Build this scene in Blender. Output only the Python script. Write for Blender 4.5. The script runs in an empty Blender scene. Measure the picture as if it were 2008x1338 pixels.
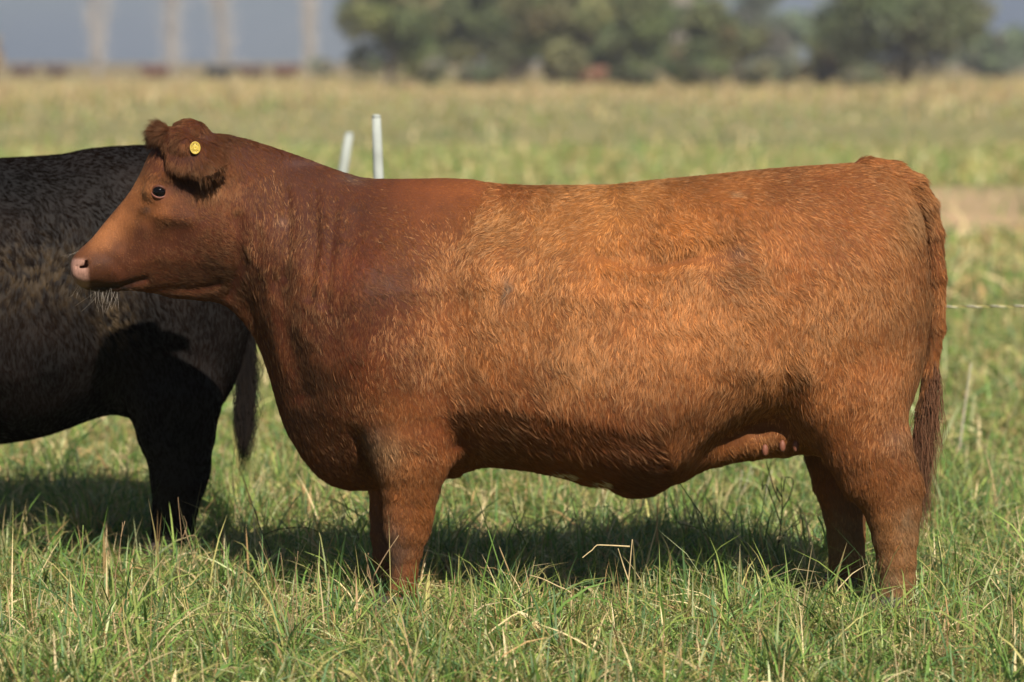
import bpy, bmesh, math, random
import numpy as np
from mathutils import Vector, Matrix
from mathutils.bvhtree import BVHTree

random.seed(7)
RNG = np.random.default_rng(11)
SC = bpy.context.scene
COL = SC.collection

# ------------------------------------------------------------------ camera
W0, H0, FPX = 2008.0, 1338.0, 6600.0
CAM_Y, CAM_Z, HORIZON = -10.0, 1.63, 122.0
PITCH = math.atan((H0 / 2 - HORIZON) / FPX)
cam_d = bpy.data.cameras.new('camera')
cam = bpy.data.objects.new('camera', cam_d)
COL.objects.link(cam)
cam.location = (0, CAM_Y, CAM_Z)
cam.rotation_euler = (math.pi / 2 - PITCH, 0, 0)
cam_d.sensor_width = 36.0
cam_d.lens = FPX / W0 * 36.0
cam_d.clip_start, cam_d.clip_end = 0.1, 9000.0
cam_d.dof.use_dof = True
cam_d.dof.focus_distance = 9.68
cam_d.dof.aperture_fstop = 2.5
SC.camera = cam

# ------------------------------------------------------------------ light
SUN_EL, SUN_AZ = math.radians(41.0), math.radians(17.0)      # behind the camera, a little to its right
SUN_DIR = Vector((math.sin(SUN_AZ) * math.cos(SUN_EL), -math.cos(SUN_AZ) * math.cos(SUN_EL), math.sin(SUN_EL)))
sun_d = bpy.data.lights.new('sun', 'SUN')
sun_d.energy = 5.0
sun_d.angle = math.radians(0.55)
sun_d.color = (1.0, 0.93, 0.82)
sun = bpy.data.objects.new('sun', sun_d)
COL.objects.link(sun)
sun.location = (5, -12, 14)
sun.rotation_euler = (-SUN_DIR).to_track_quat('-Z', 'Y').to_euler()

world = bpy.data.worlds.new('World')
SC.world = world
world.use_nodes = True
wn, wl = world.node_tree.nodes, world.node_tree.links
wn.clear()
w_out = wn.new('ShaderNodeOutputWorld')
w_bg = wn.new('ShaderNodeBackground')
w_bg.inputs['Strength'].default_value = 0.09
w_sky = wn.new('ShaderNodeTexSky')
w_sky.sky_type = 'NISHITA'
w_sky.sun_disc = False
w_sky.sun_elevation = SUN_EL
w_sky.sun_rotation = math.pi - SUN_AZ
w_sky.air_density, w_sky.dust_density = 1.0, 0.6
w_tc = wn.new('ShaderNodeTexCoord')
w_map = wn.new('ShaderNodeMapping')
w_map.inputs['Scale'].default_value = (1.0, 1.0, 3.0)
w_no = wn.new('ShaderNodeTexNoise')
w_no.inputs['Scale'].default_value = 5.5
w_no.inputs['Detail'].default_value = 6.0
w_rp = wn.new('ShaderNodeValToRGB')
w_rp.color_ramp.elements[0].position, w_rp.color_ramp.elements[0].color = 0.30, (0.80, 0.80, 0.80, 1)
w_rp.color_ramp.elements[1].position, w_rp.color_ramp.elements[1].color = 0.70, (1, 1, 1, 1)
w_no2 = wn.new('ShaderNodeTexNoise')
w_no2.inputs['Scale'].default_value = 11.0
w_no2.inputs['Detail'].default_value = 3.0
w_cc = wn.new('ShaderNodeValToRGB')
w_cc.color_ramp.elements[0].position, w_cc.color_ramp.elements[0].color = 0.3, (0.076, 0.105, 0.163, 1)
w_cc.color_ramp.elements[1].position, w_cc.color_ramp.elements[1].color = 0.7, (0.128, 0.152, 0.202, 1)
w_sc = wn.new('ShaderNodeVectorMath'); w_sc.operation = 'SCALE'
w_sc.inputs['Scale'].default_value = 1.0 / 0.09
w_mx = wn.new('ShaderNodeMix'); w_mx.data_type = 'RGBA'
wl.new(w_tc.outputs['Generated'], w_map.inputs['Vector'])
wl.new(w_map.outputs['Vector'], w_no.inputs['Vector'])
wl.new(w_map.outputs['Vector'], w_no2.inputs['Vector'])
wl.new(w_no.outputs['Fac'], w_rp.inputs['Fac'])
wl.new(w_no2.outputs['Fac'], w_cc.inputs['Fac'])
wl.new(w_cc.outputs['Color'], w_sc.inputs[0])
wl.new(w_rp.outputs['Color'], w_mx.inputs['Factor'])
wl.new(w_sky.outputs['Color'], w_mx.inputs['A'])
wl.new(w_sc.outputs['Vector'], w_mx.inputs['B'])
wl.new(w_mx.outputs['Result'], w_bg.inputs['Color'])
wl.new(w_bg.outputs['Background'], w_out.inputs['Surface'])

SC.view_settings.view_transform = 'Standard'
SC.view_settings.look = 'None'
SC.view_settings.exposure = 0.5
SC.view_settings.gamma = 1.0
SC.view_settings.use_curve_mapping = False
SC.render.engine = 'CYCLES'
SC.cycles.use_denoising = True
SC.cycles.denoiser = 'OPENIMAGEDENOISE'
SC.cycles.denoising_input_passes = 'RGB_ALBEDO_NORMAL'
SC.cycles.denoising_prefilter = 'ACCURATE'
SC.cycles.max_bounces = 8
SC.cycles.diffuse_bounces = 3
SC.cycles.glossy_bounces = 3
SC.cycles.transmission_bounces = 6
SC.cycles.transparent_max_bounces = 6
SC.cycles.sample_clamp_direct = 4.0
SC.cycles.sample_clamp_indirect = 1.2


# ------------------------------------------------------------------ helpers
SP, CP = math.sin(PITCH), math.cos(PITCH)

def P(px, py, Y):
    """point of the plane at distance Y that the photograph shows at a pixel (arrays allowed)"""
    a = (np.asarray(px, float) - W0 / 2) / FPX
    b = -(np.asarray(py, float) - H0 / 2) / FPX
    dy, dz = CP + b * SP, -SP + b * CP
    t = (np.asarray(Y, float) - CAM_Y) / dy
    return np.stack(np.broadcast_arrays(a * t, CAM_Y + t * dy, CAM_Z + t * dz), -1)

def UV(p):
    """inverse of P"""
    x, y, z = p[..., 0], p[..., 1] - CAM_Y, p[..., 2] - CAM_Z
    d = y * CP - z * SP
    up = y * SP + z * CP
    return W0 / 2 + FPX * x / d, H0 / 2 - FPX * up / d

def tag(o, label=None, cat=None, group=None, kind=None):
    if label: o['label'] = label
    if cat: o['category'] = cat
    if group: o['group'] = group
    if kind: o['kind'] = kind
    return o

def empty(name, loc=(0, 0, 0)):
    o = bpy.data.objects.new(name, None)
    o.empty_display_size = 0.1
    o.location = loc
    COL.objects.link(o)
    return o

def fast_mesh(name, V, F, smooth=True):
    """V (n,3), F (m,k) all faces with the same corner count"""
    V = np.asarray(V, np.float32); F = np.asarray(F, np.int32)
    me = bpy.data.meshes.new(name)
    me.vertices.add(len(V)); me.vertices.foreach_set('co', V.ravel())
    m, k = F.shape
    me.loops.add(m * k); me.loops.foreach_set('vertex_index', F.ravel())
    me.polygons.add(m)
    me.polygons.foreach_set('loop_start', np.arange(m, dtype=np.int32) * k)
    if smooth:
        me.polygons.foreach_set('use_smooth', np.ones(m, bool))
    me.update(calc_edges=True)
    return me

def add_color(me, name, rgba):
    at = me.attributes.new(name, 'FLOAT_COLOR', 'POINT')
    at.data.foreach_set('color', np.asarray(rgba, np.float32).ravel())

def link(name, me, mat=None, parent=None):
    o = bpy.data.objects.new(name, me)
    COL.objects.link(o)
    if mat: me.materials.append(mat)
    if parent: o.parent = parent
    return o

def tube(path, radii, sides=6, cap=True):
    """verts, quads of a tube along a polyline"""
    path = np.asarray(path, float); n = len(path)
    radii = np.broadcast_to(np.asarray(radii, float), (n,))
    T = np.gradient(path, axis=0); T /= np.linalg.norm(T, axis=1)[:, None] + 1e-9
    ref = np.array([0.31, 0.95, 0.1]) if abs(T[0, 1]) < 0.8 else np.array([0.95, 0.2, 0.2])
    A = np.cross(T, ref); A /= np.linalg.norm(A, axis=1)[:, None] + 1e-9
    B = np.cross(T, A)
    th = np.arange(sides) / sides * 2 * math.pi
    V = path[:, None] + radii[:, None, None] * (np.cos(th)[None, :, None] * A[:, None] + np.sin(th)[None, :, None] * B[:, None])
    V = V.reshape(-1, 3)
    i, j = np.meshgrid(np.arange(n - 1), np.arange(sides), indexing='ij')
    a = i * sides + j; b = i * sides + (j + 1) % sides
    F = np.stack([a, b, b + sides, a + sides], -1).reshape(-1, 4)
    if cap:
        V = np.vstack([V, path[:1], path[-1:]])
        c0, c1 = len(V) - 2, len(V) - 1
        j = np.arange(sides)
        F0 = np.stack([np.full(sides, c0), (j + 1) % sides, j, j], -1)
        base = (n - 1) * sides
        F1 = np.stack([np.full(sides, c1), base + j, base + (j + 1) % sides, base + (j + 1) % sides], -1)
        return V, F, F0[:, :3], F1[:, :3]
    return V, F, None, None

class MB:
    """collects shapes that belong to one mesh"""
    def __init__(s): s.v = []; s.f = []; s.n = 0
    def add(s, V, *Fs):
        s.v.append(np.asarray(V, float))
        for F in Fs:
            if F is not None: s.f += [tuple(int(q) + s.n for q in f) for f in F]
        s.n += len(V)
    def tube(s, path, radii, sides=6):
        s.add(*tube(path, radii, sides))
    def build(s, name, mat, parent=None, smooth=True):
        me = bpy.data.meshes.new(name)
        me.from_pydata(np.vstack(s.v).tolist(), [], s.f)
        if smooth: me.polygons.foreach_set('use_smooth', np.ones(len(me.polygons), bool))
        me.update()
        return link(name, me, mat, parent)

def vnoise(x, y, seed=0):
    """smooth value noise 0..1 on a unit lattice"""
    r = np.random.default_rng(seed).random((64, 64))
    xi, yi = np.floor(x).astype(int), np.floor(y).astype(int)
    fx, fy = x - xi, y - yi
    fx, fy = fx * fx * (3 - 2 * fx), fy * fy * (3 - 2 * fy)
    g = lambda i, j: r[i % 64, j % 64]
    return (g(xi, yi) * (1 - fx) + g(xi + 1, yi) * fx) * (1 - fy) + (g(xi, yi + 1) * (1 - fx) + g(xi + 1, yi + 1) * fx) * fy

# ------------------------------------------------------------------ materials
def mat_new(name):
    m = bpy.data.materials.new(name); m.use_nodes = True
    nt = m.node_tree; nt.nodes.clear()
    out = nt.nodes.new('ShaderNodeOutputMaterial')
    return m, nt, out

def simple(name, col, rough=0.7, noise=0.15, scale=40.0, spec=0.3, bump=0.0):
    m, nt, out = mat_new(name)
    b = nt.nodes.new('ShaderNodeBsdfPrincipled')
    b.inputs['Roughness'].default_value = rough
    b.inputs['Specular IOR Level'].default_value = spec
    tc = nt.nodes.new('ShaderNodeTexCoord')
    no = nt.nodes.new('ShaderNodeTexNoise'); no.inputs['Scale'].default_value = scale; no.inputs['Detail'].default_value = 4
    rp = nt.nodes.new('ShaderNodeValToRGB')
    lo = [c * (1 - noise) for c in col]; hi = [min(1, c * (1 + noise)) for c in col]
    rp.color_ramp.elements[0].position, rp.color_ramp.elements[0].color = 0.3, (*lo, 1)
    rp.color_ramp.elements[1].position, rp.color_ramp.elements[1].color = 0.7, (*hi, 1)
    nt.links.new(tc.outputs['Object'], no.inputs['Vector'])
    nt.links.new(no.outputs['Fac'], rp.inputs['Fac'])
    nt.links.new(rp.outputs['Color'], b.inputs['Base Color'])
    if bump:
        bp = nt.nodes.new('ShaderNodeBump'); bp.inputs['Strength'].default_value = bump; bp.inputs['Distance'].default_value = 0.01
        nt.links.new(no.outputs['Fac'], bp.inputs['Height']); nt.links.new(bp.outputs['Normal'], b.inputs['Normal'])
    nt.links.new(b.outputs['BSDF'], out.inputs['Surface'])
    return m

def skin_mat(name):
    """the hide under the coat: colour attribute with short-hair grain"""
    m, nt, out = mat_new(name)
    b = nt.nodes.new('ShaderNodeBsdfPrincipled')
    b.inputs['Roughness'].default_value = 0.75
    b.inputs['Specular IOR Level'].default_value = 0.25
    at = nt.nodes.new('ShaderNodeAttribute'); at.attribute_name = 'coat'
    tc = nt.nodes.new('ShaderNodeTexCoord')
    mp = nt.nodes.new('ShaderNodeMapping'); mp.inputs['Scale'].default_value = (260, 260, 60)
    no = nt.nodes.new('ShaderNodeTexNoise'); no.inputs['Scale'].default_value = 1.0; no.inputs['Detail'].default_value = 3
    hs = nt.nodes.new('ShaderNodeHueSaturation')
    mr = nt.nodes.new('ShaderNodeMapRange'); mr.inputs['To Min'].default_value = 0.6; mr.inputs['To Max'].default_value = 1.25
    bp = nt.nodes.new('ShaderNodeBump'); bp.inputs['Strength'].default_value = 0.5; bp.inputs['Distance'].default_value = 0.004
    L = nt.links.new
    L(tc.outputs['Object'], mp.inputs['Vector']); L(mp.outputs['Vector'], no.inputs['Vector'])
    L(no.outputs['Fac'], mr.inputs['Value']); L(mr.outputs['Result'], hs.inputs['Value'])
    L(at.outputs['Color'], hs.inputs['Color']); L(hs.outputs['Color'], b.inputs['Base Color'])
    L(no.outputs['Fac'], bp.inputs['Height']); L(bp.outputs['Normal'], b.inputs['Normal'])
    L(b.outputs['BSDF'], out.inputs['Surface'])
    return m

def hair_mat(name, gloss=0.045, rough=0.30, glint=(1.0, 0.66, 0.38)):
    """a lying coat: each hair takes the light of the hide it lies on, plus the narrow glint along the strand"""
    m, nt, out = mat_new(name)
    at = nt.nodes.new('ShaderNodeAttribute'); at.attribute_name = 'hair_color'
    an = nt.nodes.new('ShaderNodeAttribute'); an.attribute_name = 'lie'
    hi = nt.nodes.new('ShaderNodeHairInfo')
    df = nt.nodes.new('ShaderNodeBsdfDiffuse')
    hr = nt.nodes.new('ShaderNodeBsdfHair'); hr.component = 'Reflection'
    hr.inputs['RoughnessU'].default_value = rough; hr.inputs['RoughnessV'].default_value = 0.8
    hr.inputs['Color'].default_value = (*glint, 1)
    tip = nt.nodes.new('ShaderNodeMix'); tip.data_type = 'RGBA'
    mul = nt.nodes.new('ShaderNodeMath'); mul.operation = 'MULTIPLY'
    pw = nt.nodes.new('ShaderNodeMath'); pw.operation = 'POWER'; pw.inputs[1].default_value = 1.4
    g = nt.nodes.new('ShaderNodeMix'); g.data_type = 'RGBA'; g.inputs['Factor'].default_value = 0.45
    g.inputs['B'].default_value = (0.70, 0.44, 0.24, 1)
    mx = nt.nodes.new('ShaderNodeMixShader'); mx.inputs['Fac'].default_value = gloss
    L = nt.links.new
    L(hi.outputs['Intercept'], pw.inputs[0]); L(pw.outputs[0], mul.inputs[0]); L(at.outputs['Alpha'], mul.inputs[1])
    L(at.outputs['Color'], g.inputs['A'])
    L(mul.outputs[0], tip.inputs['Factor']); L(at.outputs['Color'], tip.inputs['A']); L(g.outputs['Result'], tip.inputs['B'])
    L(tip.outputs['Result'], df.inputs['Color']); L(an.outputs['Vector'], df.inputs['Normal'])
    L(df.outputs['BSDF'], mx.inputs[1]); L(hr.outputs['BSDF'], mx.inputs[2]); L(mx.outputs['Shader'], out.inputs['Surface'])
    return m

def blade_mat(name, attr='blade_color', trans=0.35, rough=0.5):
    m, nt, out = mat_new(name)
    at = nt.nodes.new('ShaderNodeAttribute'); at.attribute_name = attr
    b = nt.nodes.new('ShaderNodeBsdfPrincipled'); b.inputs['Roughness'].default_value = rough; b.inputs['Specular IOR Level'].default_value = 0.35
    t = nt.nodes.new('ShaderNodeBsdfTranslucent')
    mx = nt.nodes.new('ShaderNodeMixShader'); mx.inputs['Fac'].default_value = trans
    L = nt.links.new
    L(at.outputs['Color'], b.inputs['Base Color']); L(at.outputs['Color'], t.inputs['Color'])
    L(b.outputs['BSDF'], mx.inputs[1]); L(t.outputs['BSDF'], mx.inputs[2]); L(mx.outputs['Shader'], out.inputs['Surface'])
    return m

# ------------------------------------------------------------------ ground
def ground_mat():
    m, nt, out = mat_new('field')
    L = nt.links.new
    b = nt.nodes.new('ShaderNodeBsdfPrincipled'); b.inputs['Roughness'].default_value = 0.95; b.inputs['Specular IOR Level'].default_value = 0.1
    geo = nt.nodes.new('ShaderNodeNewGeometry')
    sep = nt.nodes.new('ShaderNodeSeparateXYZ'); L(geo.outputs['Position'], sep.inputs[0])
    n1 = nt.nodes.new('ShaderNodeTexNoise'); n1.inputs['Scale'].default_value = 0.35; n1.inputs['Detail'].default_value = 5
    n2 = nt.nodes.new('ShaderNodeTexNoise'); n2.inputs['Scale'].default_value = 0.03; n2.inputs['Detail'].default_value = 4
    n3 = nt.nodes.new('ShaderNodeTexNoise'); n3.inputs['Scale'].default_value = 9.0; n3.inputs['Detail'].default_value = 5
    mp = nt.nodes.new('ShaderNodeMapping'); mp.inputs['Scale'].default_value = (1.0, 0.35, 1.0)
    L(geo.outputs['Position'], mp.inputs['Vector']); L(mp.outputs['Vector'], n1.inputs['Vector'])
    L(geo.outputs['Position'], n2.inputs['Vector']); L(geo.outputs['Position'], n3.inputs['Vector'])
    # distance from the gate, with wavering edges, picks the sward: pasture, mown strip, pasture, rough dry grass
    ad = nt.nodes.new('ShaderNodeMath'); ad.operation = 'MULTIPLY_ADD'; ad.inputs[1].default_value = 22.0
    L(n2.outputs['Fac'], ad.inputs[0]); L(sep.outputs['Y'], ad.inputs[2])
    mr = nt.nodes.new('ShaderNodeMapRange'); mr.inputs['From Min'].default_value = 0.0; mr.inputs['From Max'].default_value = 300.0
    L(ad.outputs[0], mr.inputs['Value'])
    rp = nt.nodes.new('ShaderNodeValToRGB')
    els = rp.color_ramp.elements
    G1, G2, T1, T2 = (0.19, 0.20, 0.08, 1), (0.29, 0.26, 0.13, 1), (0.46, 0.33, 0.205, 1), (0.38, 0.295, 0.16, 1)
    els[0].position, els[0].color = 0.02, (.075, .075, .03, 1)
    els[1].position, els[1].color = 1.0, (0.25, 0.19, 0.10, 1)
    for p, c in ((0.055, (.10, .105, .04, 1)), (0.095, G1), (0.108, T1), (0.145, T1), (0.16, G1), (0.28, G2), (0.40, G2), (0.50, T2), (0.72, T1)):
        e = els.new(p); e.color = c
    L(mr.outputs['Result'], rp.inputs['Fac'])
    mx = nt.nodes.new('ShaderNodeMix'); mx.data_type = 'RGBA'; mx.blend_type = 'MULTIPLY'; mx.inputs['Factor'].default_value = 1.0
    r2 = nt.nodes.new('ShaderNodeValToRGB')
    r2.color_ramp.elements[0].position, r2.color_ramp.elements[0].color = 0.3, (0.62, 0.7, 0.62, 1)
    r2.color_ramp.elements[1].position, r2.color_ramp.elements[1].color = 0.7, (1.25, 1.2, 1.15, 1)
    L(n1.outputs['Fac'], r2.inputs['Fac']); L(rp.outputs['Color'], mx.inputs['A']); L(r2.outputs['Color'], mx.inputs['B'])
    mx2 = nt.nodes.new('ShaderNodeMix'); mx2.data_type = 'RGBA'; mx2.blend_type = 'MULTIPLY'; mx2.inputs['Factor'].default_value = 1.0
    r3 = nt.nodes.new('ShaderNodeValToRGB')
    r3.color_ramp.elements[0].position, r3.color_ramp.elements[0].color = 0.3, (0.55, 0.5, 0.45, 1)
    r3.color_ramp.elements[1].position, r3.color_ramp.elements[1].color = 0.65, (1.1, 1.1, 1.1, 1)
    L(n3.outputs['Fac'], r3.inputs['Fac']); L(mx.outputs['Result'], mx2.inputs['A']); L(r3.outputs['Color'], mx2.inputs['B'])
    L(mx2.outputs['Result'], b.inputs['Base Color'])
    L(b.outputs['BSDF'], out.inputs['Surface'])
    return m

gx = np.concatenate([np.linspace(-3000, -12, 26), np.linspace(-10, -5.2, 20), np.linspace(-5, 5, 101), np.linspace(5.2, 10, 20), np.linspace(12, 3000, 26)])
gy = np.concatenate([[-60, -30, -16], np.linspace(-12, -3, 31), np.linspace(-2.9, 16, 190), [20, 26, 34, 45, 60, 80, 110, 150, 200, 280, 400, 700, 1200, 2200, 5000]])
GX, GY = np.meshgrid(gx, gy, indexing='ij')

def ground_z(x, y):
    near = np.clip(1 - (np.maximum(np.abs(x) - 5, 0) + np.maximum(np.abs(y) - 9, 0)) / 5, 0, 1)
    return near * (0.05 * (vnoise(x * 1.1 + 40, y * 1.1 + 40, 3) - 0.5) + 0.025 * (vnoise(x * 3 + 90, y * 3 + 90, 4) - 0.5)) - 0.01

gV = np.stack([GX, GY, ground_z(GX, GY)], -1).reshape(-1, 3)
ni, nj = len(gx), len(gy)
ii, jj = np.meshgrid(np.arange(ni - 1), np.arange(nj - 1), indexing='ij')
a0 = ii * nj + jj
gF = np.stack([a0, a0 + nj, a0 + nj + 1, a0 + 1], -1).reshape(-1, 4)
ground = link('ground', fast_mesh('ground', gV, gF), ground_mat())
tag(ground, 'flat green and dry tan pasture stretching to the horizon', 'ground', kind='structure')

# ------------------------------------------------------------------ implicit cattle
def smin(a, b, k):
    h = np.maximum(k - np.abs(a - b), 0) / k
    return np.minimum(a, b) - h * h * k * 0.25

def surface_nets(F, org, h):
    s = F < 0
    nx, ny, nz = F.shape
    c = s[:-1, :-1, :-1].astype(np.int8)
    cnt = np.zeros((nx - 1, ny - 1, nz - 1), np.int8)
    for dx in (0, 1):
        for dy in (0, 1):
            for dz in (0, 1):
                cnt += s[dx:nx - 1 + dx, dy:ny - 1 + dy, dz:nz - 1 + dz]
    act = (cnt > 0) & (cnt < 8)
    idx = np.argwhere(act)
    vid = np.full(act.shape, -1, np.int32); vid[act] = np.arange(len(idx))
    pos = np.zeros((len(idx), 3)); n = np.zeros(len(idx))
    i, j, k = idx.T
    cor = [(dx, dy, dz) for dx in (0, 1) for dy in (0, 1) for dz in (0, 1)]
    for a in cor:
        for ax in range(3):
            if a[ax]: continue
            bq = list(a); bq[ax] = 1
            f0 = F[i + a[0], j + a[1], k + a[2]].astype(float); f1 = F[i + bq[0], j + bq[1], k + bq[2]].astype(float)
            mk = (f0 < 0) != (f1 < 0)
            t = np.where(mk, f0 / np.where(mk, f0 - f1, 1), 0)
            p = np.array(a, float)[None] + t[:, None] * (np.array(bq, float) - np.array(a, float))[None]
            pos += np.where(mk[:, None], p, 0); n += mk
    V = (idx + pos / n[:, None]) * h + np.asarray(org)
    quads = []
    for ax in range(3):
        o1, o2 = (ax + 1) % 3, (ax + 2) % 3
        sl0 = [slice(1, -1)] * 3; sl1 = [slice(1, -1)] * 3
        sl0[ax] = slice(0, -1); sl1[ax] = slice(1, None)
        s0, s1 = s[tuple(sl0)], s[tuple(sl1)]
        e = np.argwhere(s0 != s1)
        inside0 = s0[s0 != s1]
        off = np.ones(3, int); off[ax] = 0
        e = e + off
        def cell(d1, d2):
            q = e.copy(); q[:, o1] -= d1; q[:, o2] -= d2
            return vid[q[:, 0], q[:, 1], q[:, 2]]
        a_, b_, c_, d_ = cell(1, 1), cell(0, 1), cell(0, 0), cell(1, 0)
        q = np.stack([a_, b_, c_, d_], -1)
        q[~inside0] = q[~inside0][:, ::-1]
        quads.append(q)
    Fq = np.vstack(quads)
    Fq = Fq[(Fq >= 0).all(1)]
    return V, Fq

def laplace(V, F, it=2, lam=0.5, mu=-0.52):
    e = np.vstack([F[:, [0, 1]], F[:, [1, 2]], F[:, [2, 3]], F[:, [3, 0]]])
    n = len(V)
    deg = np.bincount(e[:, 0], minlength=n) + np.bincount(e[:, 1], minlength=n)
    for q in range(it):
        for w in (lam, mu):
            S = np.stack([np.bincount(e[:, 0], V[e[:, 1], c], n) + np.bincount(e[:, 1], V[e[:, 0], c], n) for c in range(3)], -1)
            V = V + w * (S / deg[:, None] - V)
    return V

def pchip(x, xp, fp):
    """monotone smooth interpolation"""
    xp, fp = np.asarray(xp, float), np.asarray(fp, float)
    h = np.diff(xp); d = np.diff(fp) / h
    m = np.zeros(len(xp))
    w1 = 2 * h[1:] + h[:-1]; w2 = h[1:] + 2 * h[:-1]
    ok = d[:-1] * d[1:] > 0
    with np.errstate(divide='ignore', invalid='ignore'):
        m[1:-1] = np.where(ok, (w1 + w2) / (w1 / d[:-1] + w2 / d[1:]), 0)
    m[0], m[-1] = d[0], d[-1]
    k = np.clip(np.searchsorted(xp, x) - 1, 0, len(xp) - 2)
    t = np.clip((x - xp[k]) / h[k], 0, 1)
    t2, t3 = t * t, t * t * t
    return (2 * t3 - 3 * t2 + 1) * fp[k] + (t3 - 2 * t2 + t) * h[k] * m[k] + (-2 * t3 + 3 * t2) * fp[k + 1] + (t3 - t2) * h[k] * m[k + 1]

# half widths (m) and width profiles along the body; stations are photograph columns of the red heifer
WID = [(142, .044), (146, .070), (155, .084), (172, .090), (200, .080), (235, .072), (270, .086), (300, .102), (330, .112), (380, .112), (420, .118),
       (450, .128), (500, .148), (550, .172), (600, .21), (650, .245), (700, .268), (750, .285), (800, .297), (850, .305), (950, .33), (1100, .362),
       (1200, .375), (1300, .37), (1400, .345), (1480, .32), (1560, .308), (1650, .298), (1720, .272), (1770, .225), (1800, .17), (1815, .11), (1820, .06)]
TT = [0, .1, .25, .45, .65, .8, .92, 1]
TAP = [(142, [.8, .9, 1, 1, .95, .9, .85, .8]), (200, [.72, .82, .95, 1, .9, .78, .68, .6]), (320, [.5, .62, .85, 1, 1, .95, .85, .75]),
       (420, [.5, .62, .85, 1, 1, .92, .8, .65]), (500, [.28, .42, .75, 1, 1, .9, .72, .55]), (600, [.42, .60, .82, 1, 1, .85, .65, .48]),
       (700, [.52, .72, .92, 1.02, 1, .84, .62, .45]), (820, [.56, .80, 1.0, 1.04, 1, .84, .64, .48]), (1000, [.72, .97, 1.06, 1.04, .98, .84, .68, .55]),
       (1250, [.62, .97, 1.08, 1.05, .98, .86, .74, .62]), (1450, [.86, .93, 1, 1.0, .98, .92, .82, .66]), (1650, [.8, .9, .98, 1.0, .97, .9, .78, .6]),
       (1820, [.85, .92, 1, 1, .97, .9, .8, .7])]
EXPO = [(142, 2.8), (300, 2.5), (500, 2.2), (700, 2.4), (1000, 2.7), (1400, 2.7), (1650, 2.8), (1820, 2.6)]

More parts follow.
